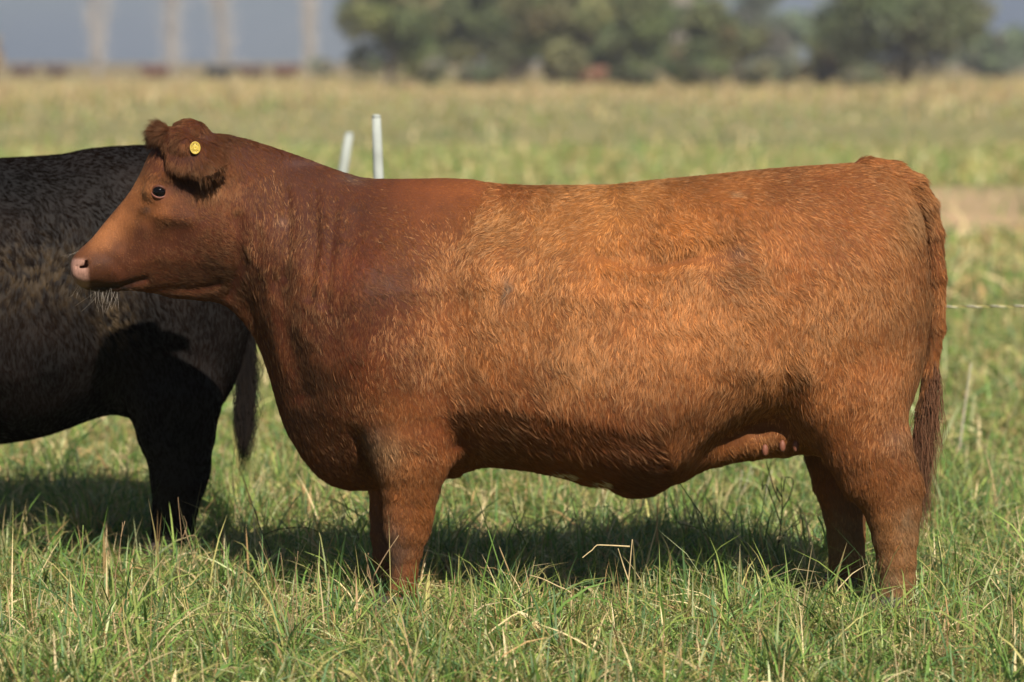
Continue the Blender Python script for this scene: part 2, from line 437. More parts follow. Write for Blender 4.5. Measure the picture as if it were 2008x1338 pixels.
def build_body(cfg, h):
    """implicit body of one animal -> vertices, quads.  cfg['plane'] is the distance of its middle plane"""
    Y0 = cfg['plane']
    top = np.array(cfg['top'], float); bot = np.array(cfg['bottom'], float)
    tp = P(top[:, 0], top[:, 1], Y0); bt = P(bot[:, 0], bot[:, 1], Y0)
    mp = cfg['station']                                        # photograph column -> station of the tables
    x0, x1 = tp[0, 0], tp[-1, 0]
    org = np.array([x0 - .06, Y0 - .46, -.02])
    hi = np.array([x1 + .14, Y0 + .46, max(tp[:, 2].max(), bt[:, 2].max()) + .12])
    n = np.ceil((hi - org) / h).astype(int)
    X = org[0] + np.arange(n[0]) * h; Yv = org[1] + np.arange(n[1]) * h; Z = org[2] + np.arange(n[2]) * h
    xc = np.clip(X, x0 + 1e-4, x1 - 1e-4)
    zt = pchip(xc, tp[:, 0], tp[:, 2]); zb = pchip(xc, bt[:, 0], bt[:, 2])
    px = UV(np.stack([xc, np.full_like(xc, Y0), np.full_like(xc, 1.0)], -1))[0]
    st = np.array([mp(q) for q in px])
    a = pchip(st, *np.array(WID).T)
    ex = np.interp(st, *np.array(EXPO).T)
    tapx = np.array([t[0] for t in TAP]); tapv = np.array([t[1] for t in TAP])
    tap = np.stack([np.interp(st, tapx, tapv[:, q]) for q in range(len(TT))], -1)          # (nx, 8)
    zc, hh = (zt + zb) / 2, np.maximum((zt - zb) / 2, .012)
    u = (Z[None] - zc[:, None]) / hh[:, None]                                                # (nx,nz)
    tt = np.clip((u + 1) / 2, 0, 1)
    tp2 = np.stack([np.interp(tt[q], TT, tap[q]) for q in range(n[0])])
    A = a[:, None] * tp2
    # bulges and hollows of the flank, defined on the near side, same on the far side
    disp = np.zeros_like(A)
    gxz = np.stack(np.broadcast_arrays(X[:, None], np.full((1, 1), Y0), Z[None]), -1)
    for (bx, by, sx, sy, amp) in cfg.get('bumps', ()):
        c = P(bx, by, Y0 - .3); k = FPX / (Y0 - .3 - CAM_Y)
        disp += amp * np.exp(-.5 * (((X[:, None] - c[0]) * k / sx) ** 2 + ((Z[None] - c[2]) * k / sy) ** 2))
    for (pl, wd, dp) in cfg.get('grooves', ()):
        q = P(np.array(pl)[:, 0], np.array(pl)[:, 1], Y0 - .15); k = FPX / (Y0 - .15 - CAM_Y)
        dmin = np.full_like(A, 1e9)
        for s0, s1 in zip(q[:-1], q[1:]):
            dx, dz = s1[0] - s0[0], s1[2] - s0[2]
            t = np.clip(((X[:, None] - s0[0]) * dx + (Z[None] - s0[2]) * dz) / (dx * dx + dz * dz), 0, 1)
            dmin = np.minimum(dmin, np.hypot(X[:, None] - s0[0] - t * dx, Z[None] - s0[2] - t * dz))
        disp -= dp * np.exp(-.5 * (dmin * k / wd) ** 2)
    A = np.maximum(A + disp, .008)
    yy = np.abs(Yv - Y0)
    r = (np.power(yy[None, :, None] / A[:, None, :], ex[:, None, None]) + np.power(np.abs(u), ex[:, None])[:, None, :]) ** (1 / ex[:, None, None])
    F = ((r - 1) * np.minimum(A, hh[:, None])[:, None, :]).astype(np.float32)
    F[(X < x0) | (X > x1)] = np.maximum(F[(X < x0) | (X > x1)], .01)
    F = np.minimum(F, .2)

    def local(lo, hi_, fn, k=None, sub=False):
        i0 = np.clip(((np.asarray(lo) - org) / h).astype(int), 0, n - 1); i1 = np.clip(((np.asarray(hi_) - org) / h).astype(int) + 2, 0, n)
        sl = tuple(slice(p, q) for p, q in zip(i0, i1))
        if min(q - p for p, q in zip(i0, i1)) <= 0: return
        f = fn(X[sl[0]][:, None, None], Yv[sl[1]][None, :, None], Z[sl[2]][None, None, :])
        F[sl] = -smin(-F[sl], f, k) if sub else smin(F[sl], f, k)

    def chain(pts, ky=1.0, k=.05):
        """pts: (x,y,z,r) joints of a tapered limb; ky: how wide it is across the body"""
        pts = np.array(pts, float)
        m = pts[:, 3].max() * max(1, ky) + k
        def fn(x, y, z):
            out = None
            for p, q in zip(pts[:-1], pts[1:]):
                d = q[:3] - p[:3]
                t = np.clip(((x - p[0]) * d[0] + (y - p[1]) * d[1] + (z - p[2]) * d[2]) / (d @ d), 0, 1)
                ex_, ey_, ez_ = x - p[0] - t * d[0], (y - p[1] - t * d[1]) / ky, z - p[2] - t * d[2]
                f = np.sqrt(ex_ ** 2 + ey_ ** 2 + ez_ ** 2) - (p[3] + t * (q[3] - p[3]))
                out = f if out is None else smin(out, f, .012)
            return out
        local(pts[:, :3].min(0) - m, pts[:, :3].max(0) + m, fn, k)

    def blob(c, R, k=.03, rot=None, sub=False):
        c = np.asarray(c, float); R = np.asarray(R, float); M = np.eye(3) if rot is None else np.array(rot)
        m = R.max() + k
        def fn(x, y, z):
            d0, d1, d2 = x - c[0], y - c[1], z - c[2]
            e = [M[q, 0] * d0 + M[q, 1] * d1 + M[q, 2] * d2 for q in range(3)]
            r_ = np.sqrt((e[0] / R[0]) ** 2 + (e[1] / R[1]) ** 2 + (e[2] / R[2]) ** 2)
            return (r_ - 1) * R.min()
        local(c - m, c + m, fn, k, sub)

    cfg['parts'](chain, blob)
    F[:, :, Z < 0.035] = np.maximum(F[:, :, Z < 0.035], .01)   # the hooves go on from here
    V, Q = surface_nets(F, org, h)
    V = laplace(V, Q, 3)
    return V, Q

def limb(rows, Y_top, Y_bot, grow=1.0):
    """(column, row, half width in px) -> joints (x,y,z,r)"""
    out = []
    for q, (cx, cy, r) in enumerate(rows):
        Yq = Y_top + (Y_bot - Y_top) * q / (len(rows) - 1)
        p = P(cx, cy, Yq)
        out.append((*p, grow * r * (Yq - CAM_Y) / FPX))
    p = out[-1]
    if p[2] > .05: out.append((p[0] - .005, p[1], .04, p[3] * 1.12))
    return out

def axes(d, up=(0, 0, 1)):
    d = np.array(d, float); d /= np.linalg.norm(d)
    s = np.cross(up, d); s /= np.linalg.norm(s)
    return np.array([d, s, np.cross(d, s)])

# ---- red heifer
RED = dict(plane=0.0, station=lambda q: q)
RED['top'] = [(142, 524), (143, 511), (146, 502), (152, 494), (165, 482), (180, 468), (205, 437), (232, 405), (258, 372), (275, 342), (288, 313), (300, 290), (315, 272), (335, 260),
              (360, 256), (400, 259), (440, 264), (480, 272), (520, 284), (560, 297), (600, 311), (640, 326), (680, 340), (710, 348), (740, 351), (800, 351), (870, 350),
              (920, 352), (960, 359), (1000, 363), (1060, 365), (1130, 365), (1180, 364), (1240, 359), (1300, 353), (1370, 346), (1440, 339), (1500, 333), (1560, 328),
              (1620, 324), (1680, 321), (1720, 325), (1750, 339), (1775, 365), (1793, 400), (1806, 445), (1812, 500), (1816, 560), (1818, 600)]
RED['bottom'] = [(142, 529), (145, 544), (152, 556), (165, 565), (180, 570), (210, 573), (250, 570), (300, 575), (340, 584), (380, 588), (420, 592), (445, 602), (465, 618),
                 (485, 640), (500, 665), (515, 700), (530, 745), (545, 800), (560, 842), (580, 878), (600, 907), (625, 935), (655, 953), (690, 961), (725, 961), (760, 952),
                 (800, 943), (850, 937), (890, 934), (920, 921), (960, 913), (1000, 915), (1050, 922), (1100, 934), (1150, 948), (1190, 957), (1215, 966), (1240, 971), (1262, 970), (1282, 964),
                 (1310, 949), (1340, 924), (1380, 886), (1420, 855), (1460, 834), (1490, 825), (1520, 827), (1550, 842), (1580, 866), (1620, 885), (1680, 888), (1720, 875),
                 (1750, 848), (1775, 808), (1793, 760), (1806, 710), (1812, 660), (1816, 625), (1818, 606)]
RED['bumps'] = [(725, 540, 75, 150, .028), (645, 700, 60, 80, .012), (770, 760, 60, 80, .018), (885, 600, 34, 150, -.022), (885, 878, 26, 26, -.045),
                (1435, 405, 60, 38, .022), (1270, 425, 80, 34, -.028), (1240, 508, 60, 14, -.016), (1405, 500, 40, 26, -.036), (1338, 462, 46, 30, .028), (1215, 520, 34, 14, .012),
                (1650, 640, 110, 140, .022), (1560, 770, 60, 60, .016), (1770, 430, 26, 40, .010), (1480, 600, 60, 100, -.010), (1100, 640, 170, 120, .006),
                (395, 485, 58, 62, .021), (306, 350, 28, 9, .013), (316, 376, 18, 13, -.003), (280, 432, 16, 34, -.012), (335, 425, 34, 16, .009), (300, 480, 40, 18, -.008),
                (183, 530, 28, 28, .013), (238, 500, 24, 40, -.012), (460, 520, 26, 90, -.012), (465, 330, 22, 70, -.008), (235, 430, 18, 30, .004),
                (1255, 905, 60, 22, .012), (340, 300, 20, 40, -.008)]
RED['grooves'] = [([(272, 412), (318, 428), (372, 432)], 9, -.008), ([(170, 566), (222, 569), (250, 560), (276, 551)], 4.0, .018),
                  ([(262, 582), (320, 573), (372, 572), (420, 560)], 6, .012),
                  ([(548, 560), (562, 640), (580, 700), (592, 770)], 17, .020),
                  ([(705, 850), (722, 900), (728, 960)], 9, .022),
                  ([(560, 380), (566, 470), (560, 540)], 7, .017), ([(615, 380), (622, 480), (612, 580)], 7, .019), ([(655, 400), (650, 500), (640, 590)], 8, .016),
                  ([(505, 420), (510, 520), (505, 600)], 8, .006),
                  ([(185, 498), (215, 512), (232, 535)], 6, .006), ([(1180, 500), (1210, 515), (1260, 520), (1310, 512), (1350, 500)], 8, .013),
                  ([(700, 430), (668, 560), (650, 680)], 16, .012), ([(1500, 640), (1530, 720), (1545, 790)], 22, .010),
                  ([(835, 700), (868, 790), (884, 870)], 14, .014), ([(462, 430), (470, 520), (440, 585)], 10, .010)]

EAR_A, EAR_B = P(326, 294, -.094), P(442, 322, -.158)
EAR_M = (EAR_A + EAR_B) / 2

def red_parts(chain, blob):
    # poll and the far ear behind it
    blob(P(371, 256, 0), (.044, .06, .031), .022)
    blob(P(312, 266, 0), (.022, .05, .026), .02)
    # near ear: a flattened leaf pointing back and out, its back to the sun
    d = EAR_B - EAR_A
    ax = axes(d, up=(0.05, -.8, .5))
    blob(EAR_M, (.098, .066, .014), .010, rot=ax)
    chain([(*P(338, 274, -.07), .034), (*P(365, 287, -.11), .03)], 1.0, .025)
    dm = d * np.array([1, -1, 1])
    blob(EAR_M * np.array([1, -1, 1]), (.098, .066, .014), .010, rot=axes(dm, up=(0.05, .8, .5)))
    chain([(*(P(338, 274, -.07) * [1, -1, 1]), .034), (*(P(365, 287, -.11) * [1, -1, 1]), .03)], 1.0, .025)
    for s in (-1, 1):                                                     # swell of skin that carries the eye
        blob(P(313, 374, -.088) * [1, -s, 1] + [0, .010 * s, 0], (.042, .020, .034), .03)
    # nostrils
    for s in (-1, 1):
        blob(P(162, 525, -.064) * [1, -s, 1], (.019, .024, .0070), .005, sub=True)
        blob(P(171, 518, -.072) * [1, -s, 1], (.0075, .024, .0140), .005, sub=True)
    # legs
    chain(limb([(800, 740, 88), (803, 850, 82), (806, 900, 76), (805, 950, 58), (802, 1000, 49), (799, 1035, 45), (796, 1075, 33), (794, 1120, 25), (791, 1150, 25), (786, 1176, 29), (780, 1196, 33)], -.215, -.17), .72, .06)
    chain(limb([(790, 850, 80), (788, 900, 72), (782, 950, 60), (775, 1000, 50), (770, 1045, 43), (768, 1090, 36), (767, 1130, 31), (764, 1160, 32), (758, 1185, 34)], .21, .17), .72, .06)
    chain(limb([(1672, 790, 105), (1700, 870, 86), (1718, 920, 78), (1740, 955, 66), (1751, 1000, 54), (1755, 1050, 44), (1758, 1100, 37), (1761, 1140, 33), (1757, 1180, 35), (1745, 1205, 38)], -.19, -.18), .70, .07)
    chain([(*P(1775, 925, -.18), .026), (*P(1792, 962, -.18), .026)], .8, .03)
    chain(limb([(1640, 830, 80), (1640, 890, 62), (1647, 945, 53), (1656, 1000, 43), (1659, 1050, 37), (1661, 1100, 35), (1660, 1145, 31), (1656, 1170, 32), (1648, 1190, 34)], .19, .19), .75, .06)
    # udder
    chain([(*P(1335, 912, 0), .034), (*P(1400, 880, 0), .050), (*P(1470, 862, 0), .057), (*P(1535, 850, 0), .066), (*P(1610, 835, 0), .066)], 2.1, .05)
    # tail
    t = [(1700, 330, .034), (1752, 339, .034), (1790, 362, .033), (1815, 405, .032), (1829, 460, .030), (1835, 540, .028), (1836, 640, .025), (1824, 730, .020), (1808, 800, .015), (1799, 850, .011)]
    chain([(*P(a, b, 0.0), r) for a, b, r in t], 1.0, .012)
RED['parts'] = red_parts

# ---- black cow standing behind, its front half out of the frame
BP = 1.12
BLK = dict(plane=BP, station=lambda q: 145 + (q + 895) * 1675 / 1389)
BLK['top'] = [(-895, 530), (-885, 510), (-850, 460), (-800, 390), (-750, 310), (-720, 270), (-680, 258), (-600, 268), (-500, 290), (-400, 306), (-300, 311), (-200, 315), (-100, 316), (0, 311),
              (60, 308), (120, 303), (180, 292), (240, 287), (290, 285), (350, 285), (400, 292), (435, 315), (462, 360), (478, 420), (486, 500), (490, 570), (492, 620)]
BLK['bottom'] = [(-895, 535), (-885, 550), (-860, 562), (-800, 572), (-700, 582), (-640, 590), (-600, 640), (-570, 730), (-540, 800), (-500, 855), (-430, 878), (-350, 868), (-250, 852),
                 (-150, 858), (-50, 870), (0, 868), (40, 863), (90, 853), (130, 840), (170, 825), (200, 815), (225, 811), (250, 815), (290, 830), (350, 832), (400, 820), (430, 800), (452, 765), (470, 725), (482, 680), (489, 650), (492, 626)]
BLK['bumps'] = [(330, 600, 80, 110, .02), (230, 700, 50, 60, .012), (140, 420, 60, 60, -.014), (210, 340, 40, 30, .012), (40, 600, 120, 120, .008)]

def blk_parts(chain, blob):
    blob(P(-690, 268, BP), (.06, .07, .035), .03)
    for s in (-1, 1):
        A_, B_ = P(-700, 290, BP - .085), P(-612, 318, BP - .22)
        M_ = (A_ + B_) / 2; f = np.array([1, s, 1]); o = np.array([0, BP * (1 - s), 0])
        blob(M_ * f + o, (.09, .05, .018), .025, rot=axes((B_ - A_) * f, up=(0, .75 * s, .65)))
    chain(limb([(345, 780, 92), (346, 850, 76), (351, 895, 62), (350, 940, 55), (345, 985, 45), (340, 1030, 42), (336, 1070, 38), (332, 1100, 40)], BP - .19, BP - .18), .75, .07)
    chain(limb([(345, 780, 90), (350, 850, 72), (353, 895, 58), (350, 940, 50), (346, 985, 42), (342, 1030, 38), (340, 1060, 36)], BP + .19, BP + .18), .75, .07)
    chain([(*P(385, 905, BP - .18), .03), (*P(395, 925, BP - .18), .024)], .8, .03)
    for yy in (-.19, .19):
        chain(limb([(-400, 740, 78), (-400, 850, 66), (-400, 920, 52), (-402, 980, 42), (-404, 1030, 32), (-408, 1070, 30)], BP + yy, BP + yy * .9), .75, .06)
    t = [(390, 300, .034), (440, 322, .034), (472, 370, .032), (492, 440, .03), (497, 540, .027), (492, 640, .022), (486, 720, .017), (482, 780, .012)]
    chain([(*P(a, b, BP), r) for a, b, r in t], 1.0, .012)
BLK['parts'] = blk_parts

# ---- coat fields: (column, row, flow x, flow y, length mm, wave, clump) of the red heifer
FLOW = np.array([
    (200, 470, .7, .6, 7, 0, .2), (170, 535, .8, .5, 6, 0, .2), (250, 420, .7, .7, 7, 0, .2), (240, 540, .9, .35, 10, .1, .2), (300, 440, .6, .8, 10, .1, .3), (300, 520, .9, .4, 14, .3, .4),
    (350, 480, .8, .6, 16, .4, .5), (420, 480, .7, .8, 20, .7, .6), (400, 570, .95, .3, 22, .4, .5), (330, 575, 1, .2, 18, .3, .5), (440, 400, .4, .9, 20, .5, .5), (330, 400, .8, .5, 10, .1, .3),
    (360, 240, -.5, .6, 26, .2, .4), (310, 255, -.8, .1, 34, .3, .5), (300, 320, -.2, 1, 8, 0, .2), (400, 300, .55, .8, 40, .2, .5), (340, 320, -.05, 1, 36, .2, .5), (420, 330, .35, .95, 42, .2, .5),
    (470, 300, .3, .9, 18, .3, .4), (500, 380, .05, 1, 20, .4, .5), (510, 500, .05, 1, 22, .4, .5), (520, 640, .25, 1, 22, .3, .4), (560, 760, .3, 1, 22, .3, .5), (600, 600, .05, 1, 26, .3, .5),
    (600, 420, -.05, 1, 20, .4, .5), (600, 320, .3, .8, 14, .2, .3), (640, 850, .35, .95, 16, .2, .3), (640, 730, .05, 1, 28, .3, .6), (690, 930, .5, .8, 14, .1, .3),
    (700, 400, .1, 1, 20, .8, .6), (760, 470, .3, .9, 20, .9, .6), (740, 570, .5, .8, 22, 1.0, .7), (700, 640, .1, 1, 22, .4, .5), (780, 660, .25, 1, 22, .6, .6), (760, 780, .2, 1, 22, .5, .6),
    (840, 380, .7, .35, 12, .1, .3), (770, 365, .8, .35, 12, .1, .3), (920, 365, .8, .3, 13, .1, .3), (860, 450, .3, .9, 18, .4, .5), (860, 560, .15, 1, 24, .8, .7), (850, 700, .25, 1, 26, .8, .7), (880, 800, .5, .85, 26, .6, .6),
    (980, 410, -.6, .8, 30, 1.2, .8), (1040, 400, .3, .95, 30, 1.2, .8), (980, 470, -.9, .4, 30, 1.2, .8), (960, 560, .1, 1, 28, 1.0, .8), (1060, 560, .15, 1, 28, .8, .7), (1000, 700, .2, 1, 28, .8, .7),
    (1130, 420, -.8, .55, 28, .6, .6), (1180, 390, -.8, .5, 26, .5, .5), (1200, 470, .2, 1, 26, .6, .6), (1150, 600, .1, 1, 28, .9, .7), (1200, 720, .1, 1, 30, 1.0, .8), (1100, 800, .3, .95, 30, .6, .6), (1000, 850, .55, .85, 30, .4, .6),
    (1250, 400, .8, .5, 24, .4, .5), (1290, 470, .25, 1, 28, .8, .7), (1340, 430, .3, .95, 28, .9, .7), (1360, 510, -.3, .95, 28, .8, .7), (1300, 600, .15, 1, 30, 1.0, .8), (1300, 760, .15, 1, 30, .7, .7), (1250, 900, .4, .9, 34, .4, .7), (1180, 930, .5, .85, 34, .3, .7),
    (1400, 370, .95, .3, 22, .3, .4), (1430, 460, .4, .9, 26, .8, .7), (1450, 560, .4, .95, 30, 1.1, .85), (1440, 680, .3, 1, 30, 1.0, .8), (1400, 800, -.1, 1, 28, .5, .6), (1480, 790, -.25, 1, 28, .3, .5),
    (1560, 350, .95, .25, 20, .3, .4), (1560, 450, .5, .85, 26, .6, .6), (1560, 580, .45, .9, 30, 1.1, .85), (1560, 700, .3, 1, 30, .8, .7), (1600, 820, .35, .95, 26, .4, .5),
    (1680, 350, .9, .4, 20, .4, .5), (1680, 450, .6, .8, 24, .5, .5), (1680, 580, .25, 1, 28, .8, .7), (1680, 700, .05, 1, 28, .9, .7), (1700, 820, -.05, 1, 24, .5, .6), (1760, 420, .6, .8, 24, .5, .6), (1790, 520, .1, 1, 28, .5, .7), (1780, 700, -.1, 1, 28, .7, .7),
    (1700, 930, .35, .95, 22, .3, .5), (1740, 1050, .2, 1, 18, .4, .6), (1750, 1150, .1, 1, 16, .4, .6), (1640, 950, .1, 1, 20, .3, .5), (1650, 1100, .1, 1, 18, .4, .6),
    (800, 900, .15, 1, 22, .7, .7), (800, 1000, .1, 1, 18, .4, .6), (800, 1120, .1, 1, 15, .3, .5), (1480, 865, .2, .9, 20, .3, .4), (1540, 860, .2, .9, 16, .3, .4),
    (1835, 480, .35, .95, 22, .3, .5), (1838, 640, .2, 1, 26, .3, .5), (1825, 760, .1, 1, 34, .3, .6), (1780, 345, .9, .1, 30, .3, .6)], float)

# natural coat tones (linear albedo), darkened for shade on belly and far foreleg: column, row, r, g, b, how bleached the tips are
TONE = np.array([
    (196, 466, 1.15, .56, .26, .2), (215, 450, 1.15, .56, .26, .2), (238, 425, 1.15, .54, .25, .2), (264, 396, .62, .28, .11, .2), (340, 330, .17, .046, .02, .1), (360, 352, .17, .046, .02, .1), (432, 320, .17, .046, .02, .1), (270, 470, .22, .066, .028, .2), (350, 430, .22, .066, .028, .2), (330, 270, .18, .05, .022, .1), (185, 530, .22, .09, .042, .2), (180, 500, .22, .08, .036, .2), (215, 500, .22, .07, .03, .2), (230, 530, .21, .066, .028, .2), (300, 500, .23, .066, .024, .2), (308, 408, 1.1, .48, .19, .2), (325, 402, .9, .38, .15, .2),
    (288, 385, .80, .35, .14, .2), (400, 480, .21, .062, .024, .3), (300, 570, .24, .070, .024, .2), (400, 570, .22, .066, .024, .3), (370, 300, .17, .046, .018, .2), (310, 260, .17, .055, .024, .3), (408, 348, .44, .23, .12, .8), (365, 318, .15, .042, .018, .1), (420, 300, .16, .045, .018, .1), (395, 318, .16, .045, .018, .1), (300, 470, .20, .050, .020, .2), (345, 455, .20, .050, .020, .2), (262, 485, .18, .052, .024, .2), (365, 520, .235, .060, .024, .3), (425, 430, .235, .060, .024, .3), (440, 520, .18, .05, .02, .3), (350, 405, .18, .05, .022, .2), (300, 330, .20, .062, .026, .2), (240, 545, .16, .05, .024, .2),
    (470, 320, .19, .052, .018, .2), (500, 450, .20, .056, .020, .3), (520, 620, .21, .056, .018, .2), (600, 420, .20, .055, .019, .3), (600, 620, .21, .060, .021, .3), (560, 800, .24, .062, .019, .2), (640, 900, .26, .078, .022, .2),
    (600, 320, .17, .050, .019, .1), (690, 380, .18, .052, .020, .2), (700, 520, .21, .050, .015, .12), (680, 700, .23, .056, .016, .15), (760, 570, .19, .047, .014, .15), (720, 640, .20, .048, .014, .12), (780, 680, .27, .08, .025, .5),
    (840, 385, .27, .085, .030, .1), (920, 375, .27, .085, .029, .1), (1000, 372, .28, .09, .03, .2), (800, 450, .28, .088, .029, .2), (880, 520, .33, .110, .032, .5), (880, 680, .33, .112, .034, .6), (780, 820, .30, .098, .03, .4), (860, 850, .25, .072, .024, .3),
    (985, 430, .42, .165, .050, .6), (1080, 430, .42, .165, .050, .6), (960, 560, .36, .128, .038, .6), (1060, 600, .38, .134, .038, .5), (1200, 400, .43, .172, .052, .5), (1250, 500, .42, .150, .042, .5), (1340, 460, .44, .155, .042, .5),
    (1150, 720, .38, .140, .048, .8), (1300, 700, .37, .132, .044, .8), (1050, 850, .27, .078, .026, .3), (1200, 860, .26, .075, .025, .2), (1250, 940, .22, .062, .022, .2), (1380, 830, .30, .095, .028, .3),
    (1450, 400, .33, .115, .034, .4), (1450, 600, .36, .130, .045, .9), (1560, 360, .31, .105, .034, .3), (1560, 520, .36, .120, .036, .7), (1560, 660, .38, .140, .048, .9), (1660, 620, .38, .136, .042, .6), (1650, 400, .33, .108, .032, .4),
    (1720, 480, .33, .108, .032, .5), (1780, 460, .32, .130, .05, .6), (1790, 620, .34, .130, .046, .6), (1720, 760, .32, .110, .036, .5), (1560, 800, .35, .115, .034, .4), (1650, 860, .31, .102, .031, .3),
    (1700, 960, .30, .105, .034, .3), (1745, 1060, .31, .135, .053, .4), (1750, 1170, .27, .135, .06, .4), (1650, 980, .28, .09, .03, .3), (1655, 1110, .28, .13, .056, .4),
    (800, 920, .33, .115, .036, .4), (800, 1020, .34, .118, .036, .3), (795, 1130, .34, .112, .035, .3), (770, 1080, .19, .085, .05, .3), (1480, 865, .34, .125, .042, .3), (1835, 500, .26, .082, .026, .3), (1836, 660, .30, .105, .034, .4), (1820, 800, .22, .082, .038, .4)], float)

def idw(u, v, ctl, ncol0, p=2.6, soft=14.0):
    out = np.zeros((len(u), ctl.shape[1] - 2)); 
    for s in range(0, len(u), 20000):
        d2 = (u[s:s + 20000, None] - ctl[None, :, 0]) ** 2 + (v[s:s + 20000, None] - ctl[None, :, 1]) ** 2 + soft ** 2
        w = d2 ** (-p / 2 * 1.3)
        w /= w.sum(1, keepdims=True)
        out[s:s + 20000] = w @ ctl[:, 2:]
    return out

def vert_normals(V, Q):
    n = np.cross(V[Q[:, 2]] - V[Q[:, 0]], V[Q[:, 3]] - V[Q[:, 1]])
    N = np.stack([sum(np.bincount(Q[:, k], n[:, c], len(V)) for k in range(4)) for c in range(3)], -1)
    return N / (np.linalg.norm(N, axis=1)[:, None] + 1e-12)

def side_uv(Pn, plane):
    q = Pn.copy(); q[:, 1] = plane - np.abs(q[:, 1] - plane)
    return UV(q)

def curves_obj(name, pts, rad, color, mat, parent, lie=None):
    """pts (n,k,3), rad (n,k), color (n,4) -> one hair curves object"""
    n, k, _ = pts.shape
    hc = bpy.data.hair_curves.new(name)
    hc.add_curves([k] * n)
    hc.attributes['position'].data.foreach_set('vector', pts.astype(np.float32).ravel()) if 'position' in hc.attributes else hc.position_data.foreach_set('vector', pts.astype(np.float32).ravel())
    ra = hc.attributes.get('radius') or hc.attributes.new('radius', 'FLOAT', 'POINT')
    ra.data.foreach_set('value', rad.astype(np.float32).ravel())
    ca = hc.attributes.new('hair_color', 'FLOAT_COLOR', 'CURVE')
    ca.data.foreach_set('color', color.astype(np.float32).ravel())
    if lie is None:
        lie = np.random.default_rng(1).normal(0, .45, (n, 3)) + [0, -1, .25]
    lie = lie / np.linalg.norm(lie, axis=1)[:, None]
    la = hc.attributes.new('lie', 'FLOAT_VECTOR', 'CURVE')
    la.data.foreach_set('vector', lie.astype(np.float32).ravel())
    o = bpy.data.objects.new(name, hc)
    COL.objects.link(o)
    hc.materials.append(mat)
    o.parent = parent
    return o

